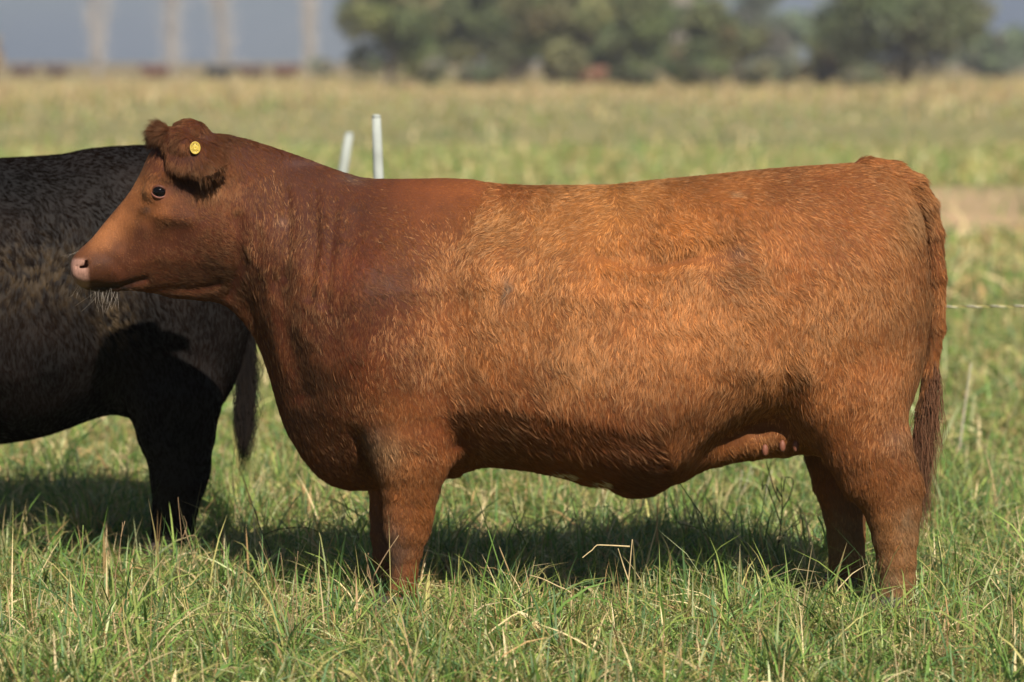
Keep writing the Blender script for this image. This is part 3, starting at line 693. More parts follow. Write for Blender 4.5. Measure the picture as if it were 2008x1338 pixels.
def coat(V, Q, plane, field, n_clump, n_per, parent, mat, rngseed=3, rad=.00042, npt=5, name='coat', spread=.0026):
    """the hair of one animal.  field(u, v, root) -> flow(2), length, wave, clump, rgb, bleach, density, lift"""
    rg = np.random.default_rng(rngseed)
    N = vert_normals(V, Q)
    c = V[Q].mean(1)
    area = .5 * np.linalg.norm(np.cross(V[Q[:, 2]] - V[Q[:, 0]], V[Q[:, 3]] - V[Q[:, 1]]), axis=1)
    fn = N[Q].mean(1)
    u, v = side_uv(c, plane)
    dens = field(u, v, c, fn)['density'] * area
    pick = rg.choice(len(Q), n_clump, p=dens / dens.sum())
    a, b = rg.random((2, n_clump, 1))
    q = Q[pick]
    bil = lambda A: A[q[:, 0]] * (1 - a) * (1 - b) + A[q[:, 1]] * a * (1 - b) + A[q[:, 2]] * a * b + A[q[:, 3]] * (1 - a) * b
    C = bil(V); n = bil(N); n /= np.linalg.norm(n, axis=1)[:, None]
    u, v = side_uv(C, plane)
    f = field(u, v, C, n)
    ang = (vnoise(u / 46 + 7, v / 46 + 3, 21) - .5) * .9 + (vnoise(u / 15 + 7, v / 15 + 3, 22) - .5) * .8 * np.clip(f['wave'] + .25, 0, 1.2)
    fx, fy = f['flow'][:, 0], f['flow'][:, 1]
    fl = np.hypot(fx, fy) + 1e-9
    fx, fy = fx / fl, fy / fl
    fx, fy = fx * np.cos(ang) - fy * np.sin(ang), fx * np.sin(ang) + fy * np.cos(ang)
    d = np.stack([fx, np.zeros_like(fx), -fy], -1)
    d += rg.normal(0, .10, d.shape)
    d -= n * (d * n).sum(1)[:, None]
    # where the flow runs into the normal (tops, belly) keep it downhill
    weak = np.linalg.norm(d, axis=1) < .25
    alt = np.stack([np.full(len(d), .8), np.sign(C[:, 1] - plane) * .5, np.full(len(d), -.2)], -1)
    alt -= n * (alt * n).sum(1)[:, None]
    d[weak] = alt[weak]
    d /= np.linalg.norm(d, axis=1)[:, None] + 1e-9
    bi = np.cross(n, d)
    L = f['length'] * .001 * rg.uniform(.75, 1.3, n_clump)
    # neighbouring hairs share a lock: same wave, same tilt, same tone
    acr, alo = u * fy - v * fx, u * fx + v * fy
    wob = 9 * (vnoise(u / 22 + 5, v / 22 + 8, 24) - .5)
    lock = vnoise((acr + wob) / 4.6 + 31 * np.floor(fx * 2), (alo + wob) / 32 + 17, 23)
    lock = (lock - .5) * np.clip(.35 + .9 * f['wave'], .3, 1.2) * f.get('locks', 1.0)
    ph = 6.28 * vnoise(u / 13 + 2, v / 13 + 4, 25) * 2 + rg.normal(0, .5, n_clump)
    amp = f['wave'] * .0040 * rg.uniform(.4, 1.3, n_clump)
    frq = rg.uniform(.8, 1.05, n_clump)
    K = n_per
    def rep(A): return np.repeat(A, K, axis=0)
    m = n_clump * K
    ou, ov = rg.normal(0, spread, (2, m)), None
    ou = rg.normal(0, spread, m); ov = rg.normal(0, spread, m)
    cl = rep(f['clump']) * rg.uniform(.7, 1.05, m)
    Lr = rep(L) * rg.uniform(.7, 1.15, m)
    lift = rep(f['lift']) * rg.uniform(.6, 1.4, m)
    s = np.linspace(0, 1, npt)[None, :]
    J = rg.normal(0, .06, (m, 2))
    along = Lr[:, None] * s + ov[:, None] * (1 - cl[:, None] * s * .5)
    side = ou[:, None] * (1 - cl[:, None] * s) + (rep(amp)[:, None] * np.sin(s * 6.28 * rep(frq)[:, None] + rep(ph)[:, None])) * s + J[:, :1] * Lr[:, None] * s ** 2
    up = Lr[:, None] * (lift * (1 + .8 * rep(lock)))[:, None] * (s - .55 * s ** 2) + J[:, 1:] * Lr[:, None] * s * .5 - .0008
    r_, d_, b_, n_ = rep(C), rep(d), rep(bi), rep(n)
    pts = r_[:, None] + along[..., None] * d_[:, None] + side[..., None] * b_[:, None] + up[..., None] * n_[:, None]
    pts[..., 2] = np.maximum(pts[..., 2], .02)
    rr = rad * rg.uniform(.7, 1.3, m)[:, None] * (1 - .75 * s ** 2)
    tone = rep((1 + .7 * lock) * rg.normal(1, .10, n_clump).clip(.6, 1.5)) * rg.normal(1, .12, m)
    colr = np.concatenate([np.clip(rep(f['rgb']) * tone[:, None], .002, .9), np.clip(rep(f['bleach'] * (.15 + 1.4 * rg.random(n_clump) ** 2.2 + 3.2 * np.clip(lock - .06, 0, 1))) * rg.uniform(.6, 1.3, m), 0, 1)[:, None]], -1)
    roll = rep(lock) * .75 + rep(rg.normal(0, .10, n_clump)) + rg.normal(0, .12, m)
    lie = n_ + b_ * roll[:, None] + d_ * (rg.normal(-.14, .14, m))[:, None]
    return curves_obj(name, pts, np.broadcast_to(rr, pts.shape[:2]), colr, mat, parent, lie)

def red_tone(u, v):
    u0, v0 = u, v
    u = u + 26 * (vnoise(u / 23 + 4, v / 23 + 6, 33) - .5); v = v + 22 * (vnoise(u0 / 23 + 14, v / 23 + 16, 34) - .5)
    t = idw(u, v, TONE, 4, soft=34.0)
    u, v = u0, v0
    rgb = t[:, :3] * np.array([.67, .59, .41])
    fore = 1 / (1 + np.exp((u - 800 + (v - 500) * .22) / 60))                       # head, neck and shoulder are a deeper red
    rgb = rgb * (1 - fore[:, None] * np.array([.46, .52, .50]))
    nz = .70 + .60 * vnoise(u / 90 + 11, v / 90 + 5, 31)
    nz2 = .85 + .3 * vnoise(u / 17 + 3, v / 17 + 9, 32)
    rgb = rgb * (nz * nz2)[:, None]
    # dried mud, dark lip line, and shade painted on muzzle edge and far foreleg
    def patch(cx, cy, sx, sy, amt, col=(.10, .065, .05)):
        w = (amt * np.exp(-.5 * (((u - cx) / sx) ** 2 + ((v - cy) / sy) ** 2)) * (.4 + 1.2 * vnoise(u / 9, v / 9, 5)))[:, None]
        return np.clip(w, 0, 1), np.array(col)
    for a in ((995, 565, 9, 20, .8), (750, 555, 36, 24, .35), (1445, 495, 16, 14, .35), (690, 350, 26, 10, .4), (580, 318, 16, 6, .4, (.11, .06, .055)), (618, 318, 12, 6, .4, (.11, .06, .055)),
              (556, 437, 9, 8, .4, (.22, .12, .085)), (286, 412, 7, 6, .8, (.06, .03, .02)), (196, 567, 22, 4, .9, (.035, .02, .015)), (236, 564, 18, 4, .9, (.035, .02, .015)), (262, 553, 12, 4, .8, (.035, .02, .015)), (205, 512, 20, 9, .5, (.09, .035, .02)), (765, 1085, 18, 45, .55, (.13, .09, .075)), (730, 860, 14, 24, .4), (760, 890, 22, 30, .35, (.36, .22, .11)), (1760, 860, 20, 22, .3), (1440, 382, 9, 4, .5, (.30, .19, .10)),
              (1790, 430, 12, 26, .35, (.26, .15, .07)), (1670, 1090, 30, 60, .5, (.26, .17, .09)), (1780, 1040, 18, 40, .5, (.25, .165, .09)), (1730, 1150, 40, 30, .4, (.26, .17, .1))):
        w, cc = patch(*a)
        rgb = rgb * (1 - w) + cc * w
    return rgb, t[:, 3]

def red_field(u, v, c, n):
    f = idw(u + 40 * (vnoise(u / 30 + 4, v / 30 + 6, 35) - .5), v + 40 * (vnoise(u / 30 + 9, v / 30 + 2, 36) - .5), FLOW, 5, soft=26.0)
    rgb, bl = red_tone(u, v)
    near = np.where(c[:, 1] > .06, .22, 1.0) * np.where(n[:, 1] > .55, .5, 1.0)
    den = near.copy()
    head = u < 470
    den *= np.where(head, 1.7, 1.0) * np.where((u < 300), 1.3, 1.0)
    den *= np.where((np.hypot((u - 312) / 19, (v - 377) / 15) < 1), 0, 1)         # eye
    nose = (u < 172) & (v > 508) & (v < 566) | ((u < 160) & (v > 503))
    den *= np.where(nose, 0, 1)
    den *= np.where(c[:, 2] < .06, .0, 1)
    lift = np.full(len(u), .13)
    ear = (np.hypot((u - 384) / 74, (v - 314) / 62) < 1) & (c[:, 1] < -.115)
    poll = (v < 275) & (u < 400) & (u > 285)
    lift = np.where(ear, .13, lift); lift = np.where(poll, .25, lift); lift = np.where(poll & (u < 332), 1.1, lift)
    lift = np.where(v > 880, .32, lift)
    lift = lift + .20 / (1 + np.exp(-(u - 1790) / 16)) / (1 + np.exp((v - 600) / 40))
    length = f[:, 2] * .88
    pale = (np.hypot((u - 1090) / 42, (v - 936) / 12) < 1) | (np.hypot((u - 1172) / 30, (v - 953) / 11) < 1)
    den = den * np.where(pale & (c[:, 2] < .46), .05, 1)
    length = np.where(poll & (u < 332), 27, length)
    length = np.where(poll & (u >= 332), 14, length)
    length = np.where(ear & (v > 330), np.where((u > 385) & (u < 432), 36, 20), length)
    length = np.where(ear & (v <= 330), 26, length)
    return dict(flow=f[:, :2], length=length, wave=f[:, 3], clump=f[:, 4], rgb=rgb, bleach=bl, density=den, lift=lift)

def blk_field(u, v, c, n):
    us = 145 + (u + 895) * 1675 / 1389
    f = idw(us, v, FLOW, 5)
    k = .7 + .6 * vnoise(u / 50 + 9, v / 50 + 2, 41)
    warm = vnoise(u / 90 + 3, v / 90 + 7, 43)[:, None]
    rgb = (np.array([.0036, .0027, .0024]) * (1 - warm) + np.array([.0095, .0058, .0043]) * warm) * k[:, None]
    # mud on the flank
    w = np.clip(np.exp(-.5 * (((u - 80) / 110) ** 2 + ((v - 540) / 46) ** 2)) * (vnoise(u / 8, v / 8, 44) * 1.5 - .45), 0, 1)[:, None]
    w2 = np.clip(np.exp(-.5 * (((u - 225) / 22) ** 2 + ((v - 625) / 36) ** 2)) * (vnoise(u / 7, v / 7, 45) * 1.6 - .5), 0, 1)[:, None]
    w = np.clip(w * .55 + w2, 0, 1)
    rgb = rgb * (1 - w) + np.array([.12, .08, .042]) * w
    den = np.where(u < -60, .05, 1.0) * np.where(c[:, 1] > BP + .06, .2, 1.0) * np.where(c[:, 2] < .06, 0, 1)
    return dict(flow=f[:, :2], length=f[:, 2] * .7, wave=f[:, 3] * .15, clump=f[:, 4], rgb=rgb, bleach=np.zeros(len(u)), locks=.25, density=den, lift=np.full(len(u), .25))

M_HIDE = skin_mat('hide')
M_HAIR = hair_mat('coat_hair')
M_HAIRB = hair_mat('black_hair', gloss=.003, glint=(.95, .70, .52))
M_HOOF = simple('hoof_horn', (.05, .038, .03), .5, .3, 60)
M_EYE = simple('eye_dark', (.004, .003, .003), .07, .1, 60, spec=.22)
M_LIDUP = simple('upper_eyelid', (.09, .028, .014), .6, .2, 160)
M_LID = simple('eyelid_skin', (.17, .062, .042), .5, .2, 120)
M_TAG = simple('ear_tag_plastic', (.46, .33, .05), .4, .08, 300)
M_TEAT = simple('teat_skin', (.19, .07, .042), .55, .15, 150)

def switch(root, path, r0, n, length, col, mat, seed, bleach=.2, drift=(0, 0)):
    """long hair hanging from the end of a tail"""
    rg = np.random.default_rng(seed)
    path = np.asarray(path, float)
    t = rg.random(n) ** .8 * (len(path) - 1 - 1e-6)
    i = t.astype(int); fr = (t - i)[:, None]
    base = path[i] * (1 - fr) + path[i + 1] * fr
    th = rg.uniform(0, 6.28, n)
    off = np.stack([np.cos(th), np.sin(th), np.zeros(n)], -1)
    k = 11; s = np.linspace(0, 1, k)[None, :, None]
    cid = rg.integers(0, 26, n); L = (rg.uniform(.5, 1.05, 26)[cid] * rg.uniform(.8, 1.0, n))[:, None, None] * length; cdir = rg.normal(0, 1, (26, 3)) * [1, 1, .0]; cph = rg.uniform(0, 6.28, 26); cam_ = rg.uniform(.4, 1.3, 26)
    pts = base[:, None] + off[:, None] * (r0 * (1 - .55 * s)) + np.array([drift[0], drift[1], -1.0]) * L * s
    pts = pts + cdir[cid][:, None] * (.013 * np.sin(np.pi * s * .9)) + np.stack([np.sin(s[..., 0] * 9 + cph[cid][:, None]) * .011 * cam_[cid][:, None] * s[..., 0]] + [np.zeros((n, k))] * 2, -1)
    pts = pts + rg.normal(0, .0045, (n, 1, 3)) * s * 2
    rad = np.broadcast_to(.0006 * (1 - .8 * s[..., 0] ** 3), (n, k))
    c = np.concatenate([np.array(col)[None] * rg.normal(1, .3, (n, 1)).clip(.4, 1.7), rg.uniform(0, 1, (n, 1)) * bleach], -1)
    return curves_obj('tail_switch', pts, rad, c, mat, root)

def hoof(root, x, y, r):
    """one cloven hoof: two claws"""
    for s in (-1, 1):
        bm = bmesh.new()
        rings = [(0.0, 1.12, .95), (.022, 1.08, .92), (.05, .92, .82), (.062, .78, .7)]
        vs = []
        for z, kx, ky in rings:
            row = []
            for q in range(10):
                a = q / 10 * 2 * math.pi
                toe = 1.35 if math.cos(a) < 0 else .95
                row.append(bm.verts.new((x + r * kx * toe * math.cos(a) + z * .25 - r * .2, y + s * r * .52 + r * ky * .5 * math.sin(a), z + .002)))
            vs.append(row)
        for p, q in zip(vs[:-1], vs[1:]):
            for k in range(10): bm.faces.new((p[k], p[(k + 1) % 10], q[(k + 1) % 10], q[k]))
        bm.faces.new(vs[0][::-1]); bm.faces.new(vs[-1])
        me = bpy.data.meshes.new('hoof'); bm.to_mesh(me); bm.free()
        me.polygons.foreach_set('use_smooth', np.ones(len(me.polygons), bool))
        link('hoof', me, M_HOOF, root)

def uv_ball(c, R, seg=24, rings=14, rot=None):
    th, ph = np.meshgrid(np.arange(seg) / seg * 2 * math.pi, np.linspace(0, math.pi, rings + 1), indexing='ij')
    V = np.stack([np.sin(ph) * np.cos(th) * R[0], np.sin(ph) * np.sin(th) * R[1], np.cos(ph) * R[2]], -1)
    if rot is not None: V = V @ np.array(rot)
    V = (V + np.asarray(c)).reshape(-1, 3)
    i, j = np.meshgrid(np.arange(seg), np.arange(rings), indexing='ij')
    n = rings + 1
    a = i * n + j; b = ((i + 1) % seg) * n + j
    return V, np.stack([a, a + 1, b + 1, b], -1).reshape(-1, 4)

# ---- assemble the red heifer
red = empty('cow', (0, 0, 0))
tag(red, 'large red brown heifer with yellow ear tag standing side on', 'cow')
RV, RQ = build_body(RED, .008)
ru, rv = side_uv(RV, 0.0)
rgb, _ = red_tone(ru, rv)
# bare skin: nose, nostril, eye rim, pale belly patches
bare = np.zeros(len(RV))
def blend(w, col):
    global rgb, bare
    bare = np.maximum(bare, w)
    w = np.clip(w, 0, 1)[:, None]; rgb = rgb * (1 - w) + np.array(col) * w
nose_w = np.clip((176 - ru + (rv - 535) * .10) / 7, 0, 1) * np.clip((rv - 504) / 7, 0, 1) * np.clip((568 - rv) / 6, 0, 1)
blend(nose_w, (.31, .165, .12))
blend(np.exp(-.5 * (((ru - 162) / 6) ** 2 + ((rv - 523) / 4.5) ** 2)) * 1.2 * (np.abs(RV[:, 1]) < .062), (.10, .03, .022))
blend(np.exp(-.5 * (((ru - 312) / 13) ** 2 + ((rv - 380) / 10) ** 2)), (.22, .075, .04))
blend(1.2 * np.exp(-.5 * (((ru - 1090) / 36) ** 4 + ((rv - 936) / 9) ** 4)) * (RV[:, 2] < .45), (.55, .42, .32))
blend(1.2 * np.exp(-.5 * (((ru - 1170) / 26) ** 4 + ((rv - 952) / 9) ** 4)) * (RV[:, 2] < .45), (.55, .42, .32))
body_me = fast_mesh('body', RV, RQ)
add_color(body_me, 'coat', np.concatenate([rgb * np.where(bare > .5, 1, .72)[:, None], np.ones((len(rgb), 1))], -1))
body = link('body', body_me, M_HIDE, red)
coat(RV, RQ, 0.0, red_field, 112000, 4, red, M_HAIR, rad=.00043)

def guard_field(u, v, c, n):
    """longer sun-bleached hairs lying over the undercoat of the flank"""
    f = red_field(u, v, c, n)
    patchy = np.clip(vnoise(u / 60 + 3, v / 60 + 8, 71) * 1.6 - .25, .05, 1.2)
    f['density'] = f['density'] * np.clip(f['bleach'] - .16, 0, 1) * patchy * (u > 480) * (v < 900)
    f['rgb'] = f['rgb'] * 1.35 + np.array([.07, .040, .017])
    f['bleach'] = np.full(len(u), .75)
    f['length'] = f['length'] * 1.15
    f['lift'] = f['lift'] * 1.5
    f['clump'] = np.full(len(u), .95)
    return f
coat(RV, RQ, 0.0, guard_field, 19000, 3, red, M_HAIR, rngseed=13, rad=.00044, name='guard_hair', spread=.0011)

bvh = BVHTree.FromPolygons(RV.tolist(), RQ.tolist())
def on_side(px, py):
    o = Vector((0, CAM_Y, CAM_Z)); t = Vector(P(px, py, 0.0).tolist())
    hit = bvh.ray_cast(o, (t - o).normalized())
    return np.array(hit[0]), np.array(hit[1])

ep, en = on_side(312, 377)
ER = .0235
for s in (1, -1):
    f = np.array([1, s, 1])
    c = (ep + np.array([0, .0142, 0])) * f
    V, F = uv_ball(c, (ER, ER, ER), 32, 20)
    eye = link('eye', fast_mesh('eye', V, F), M_EYE, red)
    # lids: shells that close on the eyeball round an almond opening
    for up in (1, -1):
        az = np.radians(np.linspace(-88, 88, 37))
        op = np.radians(40 if up > 0 else 34) * np.clip(np.cos(az * 90 / 68), 0, 1) ** .75 - up * np.radians(7) * np.sin(az) + np.radians(1.5)
        t = np.linspace(0, 1, 8)
        el = op[:, None] * (1 - t[None]) + np.radians(89) * t[None]
        R = ER * (1.05 + .07 * np.sin(np.pi * np.clip(t[None] * 2.2, 0, 1)) * np.ones_like(el))
        V = np.stack([R * np.sin(az)[:, None] * np.cos(el), -R * np.cos(az)[:, None] * np.cos(el), up * R * np.sin(el)], -1)
        V = np.concatenate([V[:, :1] * .94, V], 1)                        # rim turned in to the eyeball
        V = V * [1, s, 1] + c
        n0, n1 = V.shape[:2]
        a, b = np.meshgrid(np.arange(n0 - 1), np.arange(n1 - 1), indexing='ij')
        q = a * n1 + b
        link('eyelid', fast_mesh('eyelid', V.reshape(-1, 3), np.stack([q, q + n1, q + n1 + 1, q + 1], -1).reshape(-1, 4)), M_LIDUP if up > 0 else M_LID, red)

tpn, tnn = on_side(382, 292)
tn = (Vector(tnn.tolist()) + Vector((0, -.9, .05))).normalized()
tm = MB()
Mx = np.array(tn.to_track_quat('Z', 'Y').to_matrix())
def disc_ring(prof, seg=28, sx=1.0):
    th = np.arange(seg) / seg * 2 * math.pi
    V = np.array([[(r * math.cos(a) * sx, r * math.sin(a), z) for a in th] for r, z in prof]).reshape(-1, 3)
    n = len(prof)
    F = [(i * seg + j, i * seg + (j + 1) % seg, (i + 1) * seg + (j + 1) % seg, (i + 1) * seg + j) for i in range(n - 1) for j in range(seg)]
    return V, F
R_ = .0190
V, F = disc_ring([(.0001, -.002), (R_, -.002), (R_, .0035), (R_ * .97, .0048), (R_ * .86, .005), (R_ * .82, .0036), (R_ * .42, .0036), (R_ * .38, .0056), (R_ * .14, .006), (R_ * .1, .004), (.0001, .004)], sx=.82)
tm.add(V @ Mx.T + tpn + np.array(tn) * .010, F)
ear_tag = tm.build('ear_tag', M_TAG, red)
M_PRINT = simple('tag_print', (.13, .09, .02), .6, .1, 200)
for q in range(13):
    a = q / 13 * 2 * math.pi + .2
    bm = MB(); r1 = R_ * .62
    V, F = uv_ball((r1 * math.cos(a) * .88, r1 * math.sin(a), .0038), (.0007 + .0006 * (q % 3), .0021, .0005), 6, 4)
    bm.add(V @ Mx.T + tpn + np.array(tn) * .010, F)
    o = bm.build('tag_mark', M_PRINT, ear_tag)
V, F = uv_ball((0, 0, -.008), (.004, .004, .012), 8, 6)
bm = MB(); bm.add(V @ Mx.T + tpn + np.array(tn) * .010, F); bm.build('tag_stud', M_TAG, ear_tag)

for (px, py) in ((1534, 868), (1560, 868), (1500, 876)):
    p, _n = on_side(px, py)
    V, F = uv_ball(p + [0, -.004, -.010], (.0095, .0095, .018), 12, 8)
    link('teat', fast_mesh('teat', V, F), M_TEAT, red)
for (px, py, yy, r) in ((780, 1196, -.17, .055), (758, 1185, .17, .055), (1745, 1205, -.18, .056), (1648, 1190, .19, .055)):
    p = P(px, py, yy); hoof(red, p[0], p[1], r)

switch(red, [P(a, b, 0) for a, b in ((1829, 690), (1820, 740), (1808, 790), (1799, 840), (1795, 880))], .0115, 1400, .30, (.095, .036, .02), M_HAIR, 5, .45, drift=(.03, 0))

# whiskers on chin and muzzle
rg = np.random.default_rng(9)
wp = []
for (px0, px1, py, nn, L0, dx, dz) in ((172, 235, 571, 30, .042, .0, -1.0), (147, 165, 496, 7, .026, -.9, .25), (155, 185, 561, 12, .03, -.4, -.8)):
    for q in range(nn):
        b = P(rg.uniform(px0, px1), py + rg.uniform(-6, 3), rg.uniform(-.06, .04)); L = L0 * rg.uniform(.5, 1.4)
        d = np.array([dx + rg.normal(0, .3), rg.normal(-.15, .3), dz + rg.normal(0, .2)]); d /= np.linalg.norm(d)
        s = np.linspace(0, 1, 6)[:, None]
        wp.append(b + d * L * s + np.array([rg.normal(-.2, .3), 0, -.35]) * L * s ** 2)
wp = np.array(wp)
curves_obj('whiskers', wp, np.broadcast_to(.00028 * (1 - .7 * np.linspace(0, 1, 6))[None], wp.shape[:2]), np.tile([.40, .36, .31, .2], (len(wp), 1)), M_HAIR, red)

# ---- assemble the black cow
blk = empty('cow', (0, BP, 0))
blk.location = (0, 0, 0)
tag(blk, 'black cow with muddy flank standing behind the red heifer, head away', 'cow')
BV, BQ = build_body(BLK, .010)
bu, bv_ = side_uv(BV, BP)
bc = blk_field(bu, bv_, BV, BV)['rgb']
bme = fast_mesh('body', BV, BQ)
add_color(bme, 'coat', np.concatenate([bc * 1.0, np.ones((len(bc), 1))], -1))
link('body', bme, M_HIDE, blk)
coat(BV, BQ, BP, blk_field, 26000, 4, blk, M_HAIRB, 8, rad=.0006)
switch(blk, [P(a, b, BP) for a, b in ((492, 640), (486, 690), (482, 740), (481, 790))], .019, 1500, .275, (.010, .009, .009), M_HAIRB, 6, .10)
for (px, py, yy, r) in ((332, 1100, BP - .18, .055), (340, 1080, BP + .18, .055), (-408, 1070, BP - .17, .052), (-408, 1070, BP + .17, .052)):
    p = P(px, py, yy); hoof(blk, p[0], p[1], r)

# ------------------------------------------------------------------ grass
PAL = np.array([(.125, .215, .045), (.090, .165, .060), (.215, .275, .065), (.38, .34, .12), (.58, .46, .25), (.40, .25, .115), (.42, .45, .23)])

def blades(name, xy, L, Wd, a0, a1, segs, wts, seed, mat, zoff=0.0, light=1.0):
    """one object of many grass blades"""
    rg = np.random.default_rng(seed)
    n = len(xy)
    az = rg.uniform(0, 2 * math.pi, n)
    hd = np.stack([np.cos(az), np.sin(az)], -1)
    s = (np.arange(segs) + .5) / segs
    tilt = a0[:, None] + (a1 - a0)[:, None] * s[None] ** 1.15
    step = (L / segs)[:, None]
    hx = np.concatenate([np.zeros((n, 1)), np.cumsum(np.sin(tilt) * step, 1)], 1)
    hz = np.concatenate([np.zeros((n, 1)), np.cumsum(np.cos(tilt) * step, 1)], 1)
    z0 = ground_z(xy[:, 0], xy[:, 1]) - .006 + zoff
    C = np.stack([xy[:, 0, None] + hd[:, 0, None] * hx, xy[:, 1, None] + hd[:, 1, None] * hx, np.maximum(z0[:, None] + hz, z0[:, None] + .004)], -1)
    tw = rg.normal(0, .5, n)
    wv = np.stack([-hd[:, 1] * np.cos(tw), hd[:, 0] * np.cos(tw), np.sin(tw)], -1)
    prof = np.array([.75] + [1.0 - .8 * (k / segs) ** 2.2 for k in range(1, segs)] + [.06])
    hw = (Wd / 2)[:, None] * prof[None]
    V = np.stack([C - wv[:, None] * hw[..., None], C + wv[:, None] * hw[..., None]], 2).reshape(-1, 3)
    k = np.arange(segs)
    base = (np.arange(n) * (segs + 1) * 2)[:, None]
    a = base + k[None] * 2
    F = np.stack([a, a + 1, a + 3, a + 2], -1).reshape(-1, 4)
    wts = np.asarray(wts, float)
    if wts.ndim == 1: wts = np.broadcast_to(wts, (n, len(wts)))
    cs = np.cumsum(wts, 1) / wts.sum(1, keepdims=True)
    pick = (rg.random(n)[:, None] > cs).sum(1).clip(0, len(PAL) - 1)
    c = PAL[pick] * rg.normal(1, .18, (n, 1)).clip(.5, 1.6) * light
    tipc = np.where(rg.random((n, 1)) < .25, np.array([[.40, .30, .14]]), c * 1.12)
    ss = np.linspace(0, 1, segs + 1)[None, :, None]
    cc = c[:, None] * (1 - ss ** 2) + tipc[:, None] * ss ** 2
    cc = np.repeat(cc.reshape(-1, 3), 2, axis=0)
    me = fast_mesh(name, V, F, smooth=True)
    add_color(me, 'blade_color', np.concatenate([cc, np.ones((len(cc), 1))], -1))
    return link(name, me, mat)

def field_points(n, d0, d1, margin, seed):
    rg = np.random.default_rng(seed)
    half = lambda d: .152 * d + margin
    t = rg.random(n)
    A, B = .152, margin
    # uniform over the trapezoid
    f = lambda d: .5 * A * d * d + B * d
    y = f(d0) + t * (f(d1) - f(d0))
    d = (-B + np.sqrt(B * B + 2 * A * y)) / A
    x = rg.uniform(-1, 1, n) * half(d)
    return np.stack([x, d + CAM_Y], -1)

M_BLADE = blade_mat('grass_blade')
rg = np.random.default_rng(77)

def tuft_noise(xy, s, seed): return vnoise(xy[:, 0] * s + 50, xy[:, 1] * s + 50, seed)

def sward(name, n, d0, d1, margin, segs, lmean, wmean, seed, label, light=1.0, drier=0.0):
    rg = np.random.default_rng(seed + 5000)
    xy = field_points(int(n * 1.5), d0, d1, margin, seed)
    dn = tuft_noise(xy, 2.3, 51) * .6 + tuft_noise(xy, 6.5, 52) * .4
    keep = rg.random(len(xy)) < .42 + .8 * dn
    dist = xy[:, 1] - CAM_Y + 4 * (vnoise(xy[:, 0] * .3 + 9, xy[:, 1] * .1 + 9, 57) - .5)
    keep &= ~((dist > 30.5) & (dist < 43.5) & (rg.random(len(xy)) > .04))      # the mown strip
    xy = xy[keep][:n]; dn = dn[keep][:n]
    k = len(xy)
    tall = tuft_noise(xy, 1.7, 53) * .5 + tuft_noise(xy, 4.2, 54) * .5
    L = lmean * (.68 + .75 * tall) * rg.lognormal(0, .42, k)
    Wd = wmean * rg.lognormal(0, .42, k)
    lying = rg.random(k) < .84
    a0 = np.where(lying, rg.uniform(.35, 1.25, k), np.abs(rg.normal(0, .3, k)))
    a1 = np.where(lying, rg.uniform(1.25, 1.9, k), a0 + np.abs(rg.normal(.35, .4, k)))
    dry = tuft_noise(xy, .9, 55) * .5 + tuft_noise(xy, 3.1, 56) * .5
    dry = np.clip((dry - .32) * 2.2 + drier, 0, 1)[:, None]
    wts = np.array([[.32, .22, .20, .08, .08, .05, .05]]) * (1 - dry) + np.array([[.20, .12, .20, .14, .17, .10, .07]]) * dry
    o = blades(name, xy, L, Wd, a0, a1, segs, wts, seed + 1, M_BLADE, light=light)
    tag(o, label, 'grass', kind='stuff')
    return o

sward('grass', 108000, 8.3, 12.8, .55, 4, .098, .0050, 101, 'matted green and straw coloured pasture grass around the cattle', light=1.24, drier=.12)
sward('grass', 92000, 12.6, 22.0, .8, 3, .120, .0080, 111, 'loose green pasture grass past the fence line', light=1.25, drier=.3)
sward('grass', 46000, 22.0, 62.0, 2.0, 2, .20, .022, 121, 'thin mixed grass of the middle field', light=1.4, drier=.55)

# tussocks: taller tangled clumps
rg = np.random.default_rng(151)
ct = field_points(420, 8.4, 13.5, .5, 152)
per = rg.integers(25, 60, len(ct)); own = np.repeat(np.arange(len(ct)), per); k = len(own)
xy = ct[own] + rg.normal(0, 1, (k, 2)) * rg.uniform(.02, .055, len(ct))[own][:, None]
sz = rg.uniform(.09, .20, len(ct))[own]
o = blades('grass', xy, sz * rg.lognormal(0, .3, k), rg.uniform(.0035, .0085, k), np.abs(rg.normal(.25, .3, k)), rg.uniform(.5, 1.9, k), 4, [.36, .28, .18, .06, .06, .03, .03], 153, M_BLADE, light=1.28)
tag(o, 'taller tangled tussocks of green grass among the matted sward', 'grass', kind='stuff')

# scattered tall bents and seed stems standing out of the sward
xy = field_points(520, 8.6, 15.0, .5, 131)
k = len(xy); rg = np.random.default_rng(132)
o = blades('grass', xy, rg.uniform(.12, .27, k), rg.uniform(.0022, .004, k), np.abs(rg.normal(0, .3, k)), np.abs(rg.normal(.5, .4, k)), 5, [.06, .03, .1, .1, .5, .2, .1], 133, M_BLADE)
tag(o, 'dry pale bents standing above the pasture grass', 'grass', kind='stuff')

